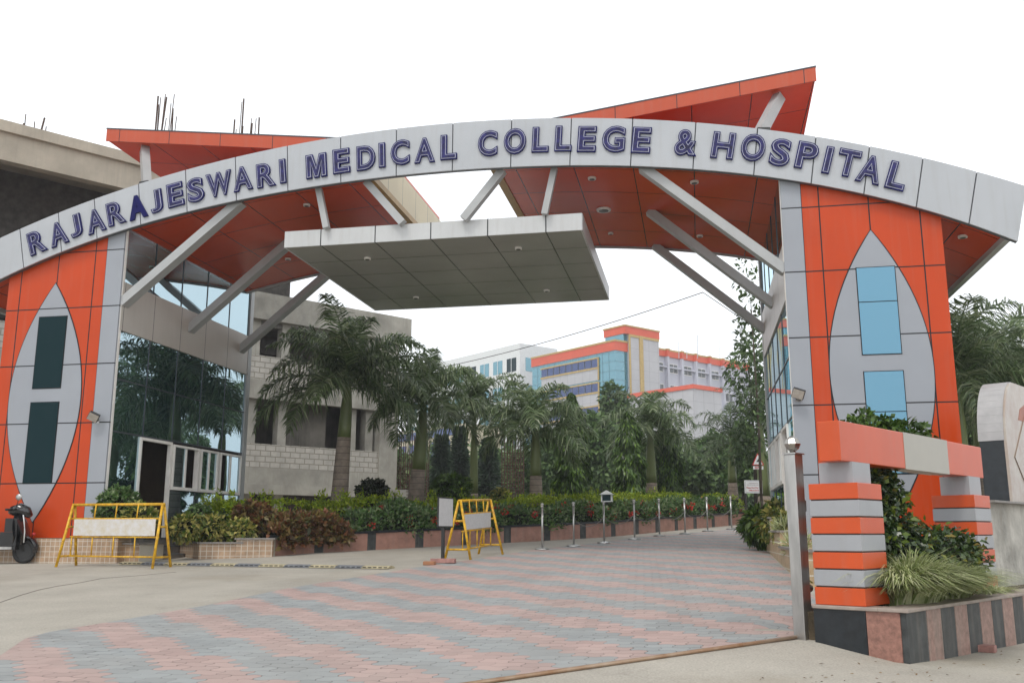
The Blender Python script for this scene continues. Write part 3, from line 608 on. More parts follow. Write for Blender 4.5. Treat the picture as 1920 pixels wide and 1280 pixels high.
for s in (-1, 1):
    strut((C0+s*2.22, 17.24, 7.36), (C0+s*2.42, 17.24, a_bot(C0+s*2.42)+.05), .12, .12)
    strut((C0+s*.62, 17.24, 7.36), (C0+s*1.4, 17.24, a_bot(C0+s*1.4)+.05), .15, .17)
    strut((C0+s*6.25, 17.2, a_top(C0+s*6.25)-.1), (C0+s*6.75, 17.75, 9.62), .17, .2)
def disc(p, r, parent, name='downlight', n=18):
    q = MB(); q.lathe(p, [(r, -.03), (r*1.05, -.015), (r*1.05, .01)], n); o = q.build(name, m_alum, parent)
    q = MB(); q.lathe((p[0], p[1], p[2]-.034), [(r*.72, -.002), (r*.7, .003)], n); q.build('lamp_lens', mat('lamp_lens', (.12, .11, .1), .2), o)
for px, py in ((689, 484), (972, 465), (780, 557), (1025, 544)): p = aZ(px, py, 7.03); disc(p, .07, can)
for px, py, r in ((1110, 334, .08), (1302, 341, .08), (1145, 437, .06), (1312, 442, .07), (1132, 393, .15), (575, 384, .07), (540, 485, .07), (1805, 443, .08)):
    z = 8.
    for _ in range(12): p = aZ(px, py, z); z = a_bot(p.x)+.10
    disc(p, r, rL if px < 800 else rR)

# floodlights on the gate
def floodlight(p, rz, tilt, label, s=1., roll=0.):
    t = thing('floodlight', p, label, 'floodlight', 'floodlights on the gateway'); mm = Matrix.Translation(p) @ Matrix.Rotation(rz, 4, 'Z') @ Matrix.Rotation(tilt, 4, 'X') @ Matrix.Rotation(roll, 4, 'Y')
    q = MB(mm); q.box(-.11*s, .11*s, -.12*s, -.02*s, -.09*s, .09*s); bevel(q.build('lamp_housing', m_dkmetal, t), .01)
    q = MB(mm); q.box(-.10*s, .10*s, -.128*s, -.121*s, -.08*s, .08*s); q.build('lamp_glass', mat('lamp_glass', (.42, .38, .33), .15, .1, 20.), t)
    q = MB(Matrix.Translation(p)); q.bar((-.0, -.03, -.02), (0, .12, -.10), .03, .03); q.bar((-.05, .11, -.10), (.05, .11, -.10), .02, .08); q.build('bracket', m_steel, t)
    return t
floodlight(aY(177, 779, 16.98), R(20), R(25), 'small floodlight on the silver edge of the left tower', .95, R(28))
floodlight(aY(1498, 736, 16.98), R(-15), R(20), 'small floodlight on the silver edge of the right tower', .95, R(22))
floodlight(Vector((1.45, 17.1, a_top(1.45)+.06)), R(10), R(75), 'flat grey floodlight on top of the name board, right end', 1.1)
floodlight(Vector((-11.1, 17.1, a_top(-11.1)+.06)), R(-10), R(75), 'flat grey floodlight on top of the name board, left end', 1.1)
# steps and tile planters at the left tower
st = thing('entrance_steps', (-11, 18.7, .8), 'grey stone steps up to the open door in the left tower', 'steps')
for k in range(3):
    q = MB(); q.box(-11.5, -11.1+.3*k, 17.95, 19.45, .5, 1.26-.16*k-.03); q.build('riser', m_grang, st); q = MB(); q.box(-11.5, -11.08+.3*k, 17.95, 19.45, 1.26-.16*k-.028, 1.26-.16*k); q.build('tread', mat('dark_tread', (.13, .14, .15), .4), st)
def tile_planter(poly, z0, z1, label, name='tile_planter', m=m_tile, cap=True, group=None):
    p0 = Vector((sum(p[0] for p in poly)/len(poly), sum(p[1] for p in poly)/len(poly), z0)); t = thing(name, p0, label, 'planter', group)
    q = MB(); q.prism(poly, z0, z1, 'z'); q.build('tiled_wall', m, t)
    if cap:
        q = MB(); n = len(poly)
        for i in range(n):
            a = poly[i]; b_ = poly[(i+1) % n]; q.bar((a[0], a[1], z1+.02), (b_[0], b_[1], z1+.02), .09, .035)
        q.build('coping', m_grang, t)
    return t
tile_planter([(-11.5, 17.05), (-10.6, 17.05), (-10.6, 17.9), (-11.5, 17.9)], .5, 1.13, 'small tan tiled planter left of the stone steps', group='tan tiled planters')
pA = G(372, 1048); pB = G(512, 1043)
tile_planter([(-11.45, 19.5), (pA.x, pA.y), (pB.x-.5, pB.y-.35), (pB.x-.6, pB.y+1.2), (-11.45, 22.5)], .5, 1.14, 'larger tan tiled planter between the stone steps and the kerb wall', group='tan tiled planters')
tile_planter([(pB.x-.6, pB.y-.45), (pB.x, pB.y-.05), (pB.x-.1, pB.y+.8), (pB.x-.7, pB.y+.9)], .5, 1.22, 'tan tiled end block of the planting bed under the copper hedge', 'tile_pier', group='tan tiled planters')

# ------------------------------------------------------------------ unfinished concrete building on the left
o_ = aD(500, 900, 36); F3 = Frame(o_.x, o_.y, 0, R(48)-AL)
ub = thing('unfinished_building', (o_.x, o_.y, 1.5), 'raw grey concrete building under construction behind the left tower and palms', 'building')
def f3(px, py, v=0): return F3.onY(px, py, v)
xe = f3(744, 700)[0]; xf = f3(772, 600)[0]
zt_low = f3(478, 545)[1]; q = MB(F3.m)
zb = [(.6, 1.9), (f3(590, 906)[1], f3(590, 868)[1]), (f3(590, 747)[1], f3(590, 712)[1]), (zt_low-2.1, zt_low)]
q.box(-1, xf, 0, .35, zt_low-1.05, zt_low)                       # parapet of the lower part
q.box(-14, xe, 0.01, .3, f3(500, 748)[1], f3(500, 712)[1])       # floor edges
q.box(-14, xe, .012, .3, f3(590, 912)[1], f3(590, 880)[1]-.02)
q.box(-14, xe+1.2, -.25, .34, f3(590, 912)[1]-.35, f3(590, 912)[1])
q.build('floor_beams', m_conc, ub)
z1a, z1b = f3(590, 880)[1], f3(590, 838)[1]; z2a, z2b = f3(500, 712)[1], f3(500, 667)[1]
q = MB(F3.m); q.box(-14, xe-.2, .06, .26, z1a-.02, z1b); q.box(-14, f3(610, 700)[0], .06, .26, z2a, z2b); q.build('blockwork_parapet', m_block, ub)
q = MB(F3.m)
for px in (478, 536, 668, 700): u = f3(px, 800)[0]; q.box(u-.18, u+.18, .3, .7, 1, zt_low-1.0)
for u in (-4, -7): q.box(u-.2, u+.2, .3, .7, 1, zt_low-.3)
q.box(f3(712, 800)[0], xe+.1, -.02, .5, 1, zt_low-1.06); q.build('columns', m_conc, ub)
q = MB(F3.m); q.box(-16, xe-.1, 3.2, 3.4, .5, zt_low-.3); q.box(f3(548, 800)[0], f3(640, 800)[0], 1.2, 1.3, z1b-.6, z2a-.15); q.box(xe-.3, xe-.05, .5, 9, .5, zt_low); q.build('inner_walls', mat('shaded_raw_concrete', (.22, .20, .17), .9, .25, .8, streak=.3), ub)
q = MB(F3.m)
for z in (z1a-.4, z2a-.35, zt_low-1.25): q.box(-16, xe-.1, .36, 9, z, z+.18)
q.build('floor_slabs', m_concd, ub)
q = MB(F3.m); q.box(-14, xe-.4, .5, .6, .8, z1a-.5)
q.build('ground_storey_wall', mat('dark_brick_infill', (.06, .04, .035), .9, .3), ub)
zr = 14.05; q = MB(F3.m); xr_ = f3(655, 500, -1.6)[0]
q.box(-40, xr_-1.2, -1.6, 14, zr-.35, zr); q.box(-40, xr_-1.25, -1.45, -1.1, zr-1.25, zr-.352); q.build('roof_slab', mat('pale_weathered_concrete', (.46, .41, .33), .85, .14, .8, streak=.35), ub)
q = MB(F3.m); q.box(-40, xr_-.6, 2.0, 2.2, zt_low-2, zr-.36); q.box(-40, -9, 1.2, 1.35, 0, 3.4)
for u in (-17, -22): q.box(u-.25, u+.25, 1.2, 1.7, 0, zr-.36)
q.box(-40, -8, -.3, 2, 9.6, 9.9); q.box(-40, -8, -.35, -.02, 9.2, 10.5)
q.build('upper_frame', mat('shade_dark_concrete', (.10, .09, .08), .95, .25), ub)  # shade of the open storey is put into this near-black concrete
def rebars(px0, px1, pyt, pyb, n, label):
    a = f3(px0, pyb, 3)[0]; b_ = f3(px1, pyb, 3)[0]; zt = f3((px0+px1)/2, pyt, 3)[1]
    t = MB(F3.m)
    for k in range(n):
        u = a+(b_-a)*k/(n-1)+random.uniform(-.05, .05); v = 3+random.choice((0, .35)); h = random.uniform(.75, 1.08)*max(1.4, zt-zr)
        t.tube([(u, v, zr-.1), (u+random.uniform(-.03, .06), v, zr+h*.6), (u+random.uniform(-.03, .12), v, zr+h)], .018 if k % 4 else .035, 5)
    r_ = t.build('rebar_cluster', m_rust, ub); r_['label'] = label
rebars(35, 80, 222, 285, 6, 'short bars at the left end of the roof'); rebars(288, 330, 172, 262, 10, 'tall dark bars above the red roof wing'); rebars(444, 490, 196, 272, 13, 'shorter bars above the red roof wing')

# ------------------------------------------------------------------ hospital blocks far up the drive
c_ = aD(1159, 900, 130); F4 = Frame(c_.x, c_.y, 0, R(51)-AL); hb = thing('hospital_building', (c_.x, c_.y, 4), 'multi-storey block with cyan glass front and orange parapet up the drive', 'building')
m_oband = mat('orange_parapet_panel', (.66, .10, .045), .5, .05, 1.); m_ytrim = mat('yellow_trim', (.50, .35, .12), .5); m_lav = mat('lavender_render', (.50, .51, .58), .7, .05, .5, streak=.15)
m_gpan = mat('grey_panel', (.46, .46, .48), .45, .05, .5, lines=[('Z', 1.5, 0), ('X', 1.2, 0)], lw=.02, lcol=(.3, .3, .32))
def onR(px, py, v=0): return F4.onY(px, py, v)     # face running away to the right (local x)
def onL(px, py, u=0): return F4.onX(px, py, u)     # face running away to the left (local y)
zR = onL(1159, 635)[1]; zB = onL(1159, 655)[1]; tl = onL(998, 700)[0]; xg = onR(1176, 650)[0]; xt = onR(1231, 640)[0]
q = MB(F4.m); q.box(0, xg, 0, tl, 1.5, zB); q.build('curtain_wall', mat_g := g_far, hb)
q = MB(F4.m)
for k in range(1, 14): q.box(-.03, 0, tl*k/14-.03, tl*k/14+.03, 6, zB); 
for z in np.arange(8, zB, 1.3): q.box(-.028, 0, 0, tl, z-.03, z+.03); q.box(0, xg, -.028, 0, z-.03, z+.03)
q.build('mullions', mat('cyan_mullion', (.12, .25, .30), .5), hb)
q = MB(F4.m); q.box(-.12, xg, -.12, tl+.1, zB, zR-.25); q.build('orange_parapet', m_oband, hb); q = MB(F4.m); q.box(-.2, xg, -.2, tl+.15, zR-.25, zR); q.build('parapet_coping', m_ytrim, hb)
# window bands on the glass face
for (pa, pb) in (((1040, 702), (1121, 688)), ((1040, 758), (1121, 734)), ((1040, 800), (1121, 778)), ((0, 0), (1121, 822))):
    t0, t1 = onL(1122, 690)[0], onL(1016, 700)[0]; zl = onL(pb[0], pb[1])[1]; zh = zl+1.2
    q = MB(F4.m); q.box(-.18, -.05, t0-.15, t1+.15, zl-.25, zl); q.box(-.18, -.05, t0-.15, t1+.15, zh, zh+.2); q.box(-.18, -.05, t0-.2, t0, zl-1.9, zh+.2); q.build('window_surround', m_ytrim, hb)
    q = MB(F4.m); q.box(-.08, -.031, t0, t1, zl, zh); wb = q.build('window_band', g_farb, hb); q = MB(F4.m)
    for k in range(9): u = t0+(t1-t0)*k/9; q.box(-.12, -.081, u-.05, u+.05, zl, zh)
    q.build('window_bars', m_mull, wb)
    q = MB(F4.m); q.box(-.1, -.032, t0, t1, zl-1.9, zl-.25); q.build('spandrel_panel', m_gpan, hb)
# stair tower
zT = onR(1200, 614, -.4)[1]; zo = onR(1200, 630, -.4)[1]
q = MB(F4.m); q.box(xg, xt, -.4, 3.5, 1.5, zo); stt = q.build('stair_tower', m_gpan, hb)
q = MB(F4.m); um = onR(1199, 700)[0]; q.box(um-.35, um+.35, -.55, -.4, 6, zo); q.box(xg-.1, xt, -.5, -.4, zo-.35, zo); q.box(xg-.12, xg+.2, -.5, -.4, 6, zo-.35); q.build('yellow_frame', m_ytrim, stt)
tb = onL(1131, 625, xg-1.0)[0]
q = MB(F4.m); q.box(xg-.9, xt+.1, -.5, tb, zo, zT-.2); q.build('orange_parapet', m_oband, stt); q = MB(F4.m); q.box(xg-1, xt+.15, -.6, tb+.1, zT-.2, zT); q.build('coping', m_ytrim, stt)
q = MB(F4.m); q.box(xg-.8, xt-.3, 0, tb-.2, zR, zo); q.build('glazed_lantern', g_far, stt)
# right wing with bays
xr1 = onR(1401, 700, 1)[0]; zp = onR(1231, 652, 1)[1]; zq = onR(1231, 666, 1)[1]; nb = 7
q = MB(F4.m); q.box(xt, xr1, 1, 12, 1.5, zp-.3); q.build('wall', m_lav, hb)
q = MB(F4.m); q2 = MB(F4.m); q3 = MB(F4.m)
for k in range(nb):
    a = xt+(xr1-xt)*k/nb; b_ = xt+(xr1-xt)*(k+1)/nb
    q.box(a+.02, b_-.5, .75, .999, zq, zp-.25); q.box(b_-.5, b_, .35, .999, zq, zp-.2); q2.box(a+.02, b_-.5, .7, 1.1, zp-.25, zp); q2.box(b_-.52, b_+.02, .3, 1.1, zp-.2, zp+.03); q3.box(b_-.45, b_-.05, .4, .998, 2, zq-.01)
    q3.box(a+.02, b_-.45, .55, .997, onR(1231, 687, 1)[1], onR(1231, 687, 1)[1]+.2)
    zw = onR(1231, 700, 1)[1]
    for z in (onR(1231, 694, 1)[1], onR(1231, 694, 1)[1]-3.2):
        w1 = MB(F4.m); w1.box(a+.5, b_-.9, .93, .996, z-.1, z+1.3); wf = w1.build('window_frame', m_alum, hb); w1 = MB(F4.m); mid = (a+b_)/2-.2
        w1.box(a+.58, mid-.05, .9, .929, z-.02, z+1.22); w1.box(mid+.05, b_-.98, .9, .929, z-.02, z+1.22); w1.build('window_pane', mat('curtained_pane', (.16, .18, .19), .25, .5, .9), wf)
q.build('orange_parapet', m_oband, hb); q2.build('parapet_coping', m_ytrim, hb); q3.build('pilasters', m_lav, hb)
# lower porch block in front
c5 = aD(1306, 900, 110); F5 = Frame(c5.x, c5.y, 0, R(51)-AL); pb_ = thing('porch_block', (c5.x, c5.y, 4), 'low grey panelled block with an orange top edge before the hospital', 'building')
zz = F5.onX(1306, 719)[1]; l5 = F5.onX(1178, 760)[0]; r5 = F5.onY(1352, 730)[0]
q = MB(F5.m); q.box(0, r5, 0, l5, 1.5, zz-.5); q.build('wall', m_gpan, pb_); q = MB(F5.m); q.box(-.15, r5+.1, -.15, l5+.1, zz-.5, zz); q.build('orange_edge', m_oband, pb_)
# white block behind
c6 = aD(975, 900, 150); F6 = Frame(c6.x, c6.y, 0, R(51)-AL); wb6 = thing('white_building', (c6.x, c6.y, 4), 'plain white block with small blue windows left of the glass hospital', 'building')
z6 = F6.onX(975, 643)[1]; l6 = F6.onX(760, 700)[0]; r6 = F6.onY(1045, 650)[0]
q = MB(F6.m); q.box(0, r6, 0, l6, 1, z6); q.build('wall', m_white, wb6); q = MB(F6.m); q.box(r6-1, r6+14, 1, 9, 2, z6-2.2); q.box(r6+9, r6+16, 8, 14, 2, z6+1.2); q.build('rear_block', m_conc, wb6)
for zc in (F6.onX(960, 684)[1], F6.onX(960, 735)[1], F6.onX(960, 785)[1], F6.onX(960, 828)[1]):
    for k in range(13):
        a = .9+k*3.6
        if a+2.4 > l6: break
        w1 = MB(F6.m); w1.box(-.05, .002, a, a+2.4, zc-1.1, zc+1.1); wf = w1.build('window', g_far if k % 3 else g_lens, wb6); w1 = MB(F6.m); w1.box(-.1, -.051, a+1.15, a+1.25, zc-1.1, zc+1.1); w1.build('mullion', m_white, wf)
    if zc > 10:
        for k in range(2): w1 = MB(F6.m); w1.box(1.2+k*4, 3.8+k*4, -.05, .002, zc-1.1, zc+1.1); w1.build('window', g_far, wb6)
# blue and cream block seen between the palms
c7 = aD(880, 900, 120); F7 = Frame(c7.x, c7.y, 0, R(51)-AL); cb = thing('cream_building', (c7.x, c7.y, 4), 'cream block with violet windows seen low between the two nearest palms', 'building')
z7 = F7.onX(850, 796)[1]; l7 = F7.onX(700, 850)[0]
q = MB(F7.m); q.box(0, 6, 1.2, l7, 1, z7); q.build('wall', mat('cream_render', (.55, .50, .36), .7), cb); q = MB(F7.m)
for k in range(8):
    w1 = MB(F7.m); w1.box(-.05, 0, 1.6+k*2.6, 3.6+k*2.6, z7-4.2, z7-2.0); w1.build('window', g_farb, cb)
q.box(-.1, 0, 1.2, l7, z7-1.3, z7-.3); q.build('blue_band', mat('blue_band', (.08, .12, .28), .5), cb)

# ------------------------------------------------------------------ palms
def frond(parent, c, az, el, Ln, m, nl=42, wl=.032, ll=.62, twist=0, curl=1.):
    n = 14; pts = []; p = Vector(c); e = el; st_ = Ln/n; hx, hy = math.sin(az), math.cos(az)
    for k in range(n+1):
        pts.append(p.copy()); p = p+Vector((hx*math.cos(e), hy*math.cos(e), math.sin(e)))*st_; e -= curl*(.04+.16*(k/n))
    mb = MB(); mb.tube(pts, [.026*(1-k/n*.85) for k in range(n+1)], 5); V0 = np.array(mb.v); Q0 = [f for f in mb.f if len(f) == 4]; T0 = []
    P = np.array([tuple(q_) for q_ in pts]); tt = np.linspace(.10, .995, nl); idx = tt*n; i0 = np.minimum(idx.astype(int), n-1); fr = (idx-i0)[:, None]
    base = P[i0]*(1-fr)+P[i0+1]*fr; d = nrm(P[i0+1]-P[i0]); up = np.array([0, 0, 1.]); sd = nrm(np.cross(d, up)+1e-5); nu = np.cross(sd, d)
    VV = []; QQ = []; TT = []; o = len(V0)
    for s in (-1, 1):
        jit = RS.normal(size=(nl, 1)); lens = (ll*np.clip(np.sin(np.pi*(tt*.82+.16)), .25, 1)*(.85+.3*RS.rand(nl)))[:, None]
        dirv = nrm(sd*s*.9+d*(.55+.12*jit)+nu*(.30+.40*RS.normal(size=(nl, 1)))); b0 = base+RS.normal(size=(nl, 3))*.006
        m1 = b0+dirv*lens*.5-up*lens*.10; t1 = b0+dirv*lens*.88-up*lens*(.42+.25*RS.rand(nl, 1)); wv = nrm(np.cross(dirv, nu+RS.normal(size=(nl, 3))*.4))*wl*.5
        VV.append(np.stack([b0-wv*.5, b0+wv*.5, m1+wv, m1-wv, t1], 1).reshape(-1, 3)); k = np.arange(nl)[:, None]*5+o
        QQ.append(k+np.array([[0, 1, 2, 3]])); TT.append(k+np.array([[3, 2, 4]])); o += nl*5
    link_mesh('frond', np.concatenate([V0]+VV), (np.concatenate([np.array(Q0)]+QQ), np.concatenate(TT)), m, parent)
def palm(bx, by, bz, topz, rad, label, nf=15, Lf=2.6, m=l_palm, group='royal palms', seed=0, lean=(0, 0), trunkz=None, wl=.034, nl=44, ll=.65):
    random.seed(seed); t = thing('palm_tree', (bx, by, bz), label, 'palm tree', group); H = topz-bz; tz = trunkz if trunkz is not None else bz+H*.45
    def cx_(z): k = (z-bz)/H; return (bx+lean[0]*k, by+lean[1]*k, z)
    k = MB(); zs = np.linspace(bz-.1, tz, 8); k.tube([cx_(z) for z in zs], [rad*(1.28-.35*((z-bz)/max(.1, tz-bz))) for z in zs], 14); k.build('trunk', m_trunk, t, True)
    k = MB(); zs = np.linspace(tz, topz, 8); rr = [rad*(.93, .9, .86, .8, .7, .55, .4, .25)[i] for i in range(8)]; k.tube([cx_(z) for z in zs], rr, 12); k.build('crownshaft', m_shaft, t, True)
    for i in range(nf):
        az = i*2.399+random.uniform(-.3, .3); q = i/(nf-1); el = R(84)-R(80)*q**.9+random.uniform(-.12, .12)
        frond(t, cx_(topz-.08-.35*q), az, el, Lf*random.uniform(.85, 1.1)*(.85 if q < .15 else 1), m, nl, wl, ll, curl=.9+.5*random.random())
    return t
def palm_px(pxb, D, pyt, radpx, label, **kw):
    b_ = aD(pxb, 960, D); topz = aD(pxb, pyt, D).z; bz = gz(b_.x, b_.y)+.3; tp = kw.pop('tpx', pxb); d = aD(tp, pyt, D)-aD(pxb, pyt, D)
    tk = kw.pop('pyk', None); tkz = aD(pxb, tk, D).z if tk else None
    return palm(b_.x, b_.y, bz, topz, radpx*D/1816, label, lean=(d.x, d.y), trunkz=tkz, **kw)
palm_px(633, 25, 700, 14, 'nearest and tallest palm, just right of the left tower', seed=1, nf=21, Lf=2.75, tpx=645, pyk=820, nl=92, ll=.8, wl=.040)
palm_px(776, 27, 738, 14, 'second palm from the left, behind the copper-leaved bed end', seed=2, nf=18, Lf=2.1, tpx=792, pyk=880, nl=80, ll=.75, wl=.038)
palm_px(888, 31, 758, 9, 'slim palm behind the round green shrub and yellow barricade', seed=3, nf=16, Lf=2.2, pyk=925, nl=74, ll=.75, wl=.038)
palm_px(1005, 28, 788, 12, 'palm with a pale ringed trunk before the rusty bar cage', seed=4, nf=17, Lf=2.05, pyk=892, nl=76, ll=.75, wl=.038, m=l_palm)
palm_px(1223, 35, 795, 11, 'palm standing between two dark weeping trees', seed=5, nf=16, Lf=2.4, pyk=905, nl=70, ll=.8, wl=.04)
palm_px(1376, 40, 815, 9, 'pale-leaved palm left of the white notice board', seed=6, nf=15, Lf=2.6, m=l_palm2, pyk=905, nl=44)
palm_px(1434, 37, 780, 12, 'palm trunk just left of the right tower by the triangle sign', seed=7, nf=12, Lf=2.6, m=l_palm2, pyk=930, nl=40)
for i, (px, D, py, Lf, lb) in enumerate(((1815, 20, 690, 2.5, 'palm crown close behind the right tower'), (1890, 23, 700, 2.7, 'palm crown above the rounded granite sign'), (1960, 21, 725, 2.7, 'palm crown at the right edge of the photo'), (1850, 26, 760, 2.5, 'lowest palm crown between the right tower and rounded sign'))):
    palm_px(px, D, py, 13, lb, seed=20+i, nf=20, Lf=Lf, nl=80, ll=.8, group='palms behind the right tower')

# ------------------------------------------------------------------ trees
def tree(name, base, H, rx, rz, n, L, W, m, label, group=None, trunk=.15, shape='round', cz=None, catn='tree'):
    t = thing(name, base, label, catn, group); bx, by, bz = base; k = MB(); top = bz+H
    k.tube([(bx, by, bz-.2), (bx+.05, by, bz+H*.4), (bx, by+.03, bz+H*.85)], [trunk, trunk*.75, trunk*.25], 8)
    if shape == 'round':
        for i in range(6):
            a = i*1.1; z = bz+H*(.35+.07*i); k.tube([(bx, by, z), (bx+math.cos(a)*rx*.35, by+math.sin(a)*rx*.35, z+rz*.25), (bx+math.cos(a)*rx*.7, by+math.sin(a)*rx*.7, z+rz*.45)], [trunk*.5, trunk*.3, trunk*.1], 6)
    k.build('trunk', m_bark, t, True); parts = []
    if shape == 'round':
        nb = 14; c0 = np.array([bx, by, top-rz])
        for i in range(nb):
            d = RS.normal(size=3); d /= np.linalg.norm(d); f = .62*RS.rand()**.4; c = c0+d*np.array([rx, rx, rz])*f; s = .34+.22*RS.rand()
            parts.append(blob(c, (rx*s, rx*s, rz*s*.85), n//nb, L, W, .3))
    elif shape == 'cone':
        zs = RS.rand(n)**1.25; rr = (1-zs)**.85*rx*(.75+.25*np.cos(zs*38))*(.35+.65*RS.rand(n)**.4)+.05; a = RS.rand(n)*6.283
        P = np.stack([bx+rr*np.cos(a), by+rr*np.sin(a), bz+.3+zs*(H-.3)], 1); A = np.stack([np.cos(a), np.sin(a), -.15+0*a], 1)+RS.normal(size=(n, 3))*.35
        parts.append(leafmesh(P, A, L*(.6+.8*RS.rand(n)), W))
    elif shape == 'weep':
        zs = RS.rand(n); prof = np.interp(zs, [0, .12, .45, .8, 1], [.55, .95, 1, .7, .05]); a = RS.rand(n)*6.283; lum = 1+.22*np.sin(a*3+zs*17)+.15*np.sin(zs*40+a)
        rr = rx*prof*lum*(.45+.55*RS.rand(n)**.35); P = np.stack([bx+rr*np.cos(a), by+rr*np.sin(a), bz+.3+zs*(H-.3)], 1)
        A = np.stack([np.cos(a)*.45, np.sin(a)*.45, -1+0*a], 1)+RS.normal(size=(n, 3))*.25; parts.append(leafmesh(P, A, L*(.7+.6*RS.rand(n)), W, nrm(np.stack([np.cos(a), np.sin(a), .2+0*a], 1)+RS.normal(size=(n, 3))*.5)))
    elif shape == 'flat':                         # tiers of feathery sprays
        for i in range(9):
            z = bz+H*(.35+.62*i/8); a = RS.rand()*6.28; f = rx*(.65 if i % 2 else .35); c = (bx+math.cos(a)*f, by+math.sin(a)*f, z); parts.append(blob(c, (rx*.6, rx*.6, rz*.13), n//9, L, W, .35))
    V_, F_ = cat(parts); link_mesh('crown', V_, F_, m, t); return t
def tree_px(name, px, D, pyt, wpx, label, **kw):
    b_ = aD(px, 960, D); top = aD(px, pyt, D).z; bz = gz(b_.x, b_.y)+kw.pop('lift', .1); H = top-bz; rx = wpx*D/1816/2
    rz = kw.pop('rz', H*.42); return tree(name, (b_.x, b_.y, bz), H, rx, rz, label=label, **kw)
for px, D, py, w_, lb in ((1074, 31, 735, 58, 'broad dark weeping tree between the slim palms, left of the lantern box'), (1182, 33, 770, 50, 'dark weeping tree right behind the white lantern box'), (1255, 37, 780, 48, 'narrow dark weeping tree right of the palm between them')):
    tree_px('weeping_tree', px, D, py, w_, lb, n=8000, L=.22, W=.028, m=l_ashoka, shape='weep', group='dark weeping ashoka trees')
for px, D, py, w_, lb in ((826, 46, 815, 46, 'leftmost grey-green conifer between the palm trunks'), (860, 48, 800, 44, 'pointed grey-green conifer left of the slim palm'), (915, 47, 822, 60, 'grey-green conifer right of the slim palm')):
    tree_px('conifer', px, D, py, w_, lb, n=5200, L=.3, W=.05, m=l_coni, shape='cone', group='conifers behind the hedge')
for px, D, py, w_, lb, mm in ((1120, 50, 760, 130, 'broad dark tree mass behind the lantern box', l_tree), (985, 52, 838, 90, 'dark rounded tree behind the rusty bar cage', l_tree), (1040, 52, 800, 90, 'rounded tree left of the broad weeping tree, in front of the hospital', l_tree),
                        (1300, 48, 842, 90, 'small light tree right of the narrow weeping tree', l_treel), (1215, 55, 800, 120, 'dark tree filling the gap behind the middle palm', l_tree), (1345, 50, 800, 90, 'dark tree behind the pale-leaved palm', l_tree), (1395, 44, 790, 80, 'tall leafy tree close to the right tower', l_tree),
                        (755, 50, 850, 90, 'low dark tree seen behind the second palm', l_tree), (1160, 60, 700, 110, 'thin light-leaved tree in front of the glass corner', l_treel)):
    tree_px('leafy_tree', px, D, py, w_, lb, n=7000 if mm is l_tree else 3800, L=.34, W=.11, m=mm, group='trees along the drive')
tree_px('feathery_tree', 1428, 30, 500, 62, 'tall feathery tree rising beside the inner face of the right tower', n=560, L=.2, W=.05, m=l_treel, shape='flat', rz=6., trunk=.05)
tree_px('feathery_tree', 1418, 38, 640, 110, 'wide feathery tree behind the right tower and hospital wing', n=1900, L=.24, W=.06, m=l_treel, shape='flat', rz=5., trunk=.08)
# far-off wood that closes the view
P_ = []
for k in range(40):
    px = 700+k*19.; D = 64+RS.rand()*6; b_ = aD(px, 960, D); h = 3.6+RS.rand()*1.6; P_.append(blob((b_.x, b_.y, gz(b_.x, b_.y)+h*.5), (2.2, 2.2, h*.62), 700, .5, .18, .3))
for k in range(10):
    px = 1790+k*20; D = 30+RS.rand()*6; b_ = aD(px, 960, D); h = 3.6+RS.rand(); P_.append(blob((b_.x, b_.y, gz(b_.x, b_.y)+h*.5), (1.9, 1.9, h*.55), 1500, .35, .1, .3))
V_, F_ = cat(P_); tag(link_mesh('wood', V_, F_, l_tree), 'dark mass of trees closing the view under the hospital', 'wood', kind='stuff')

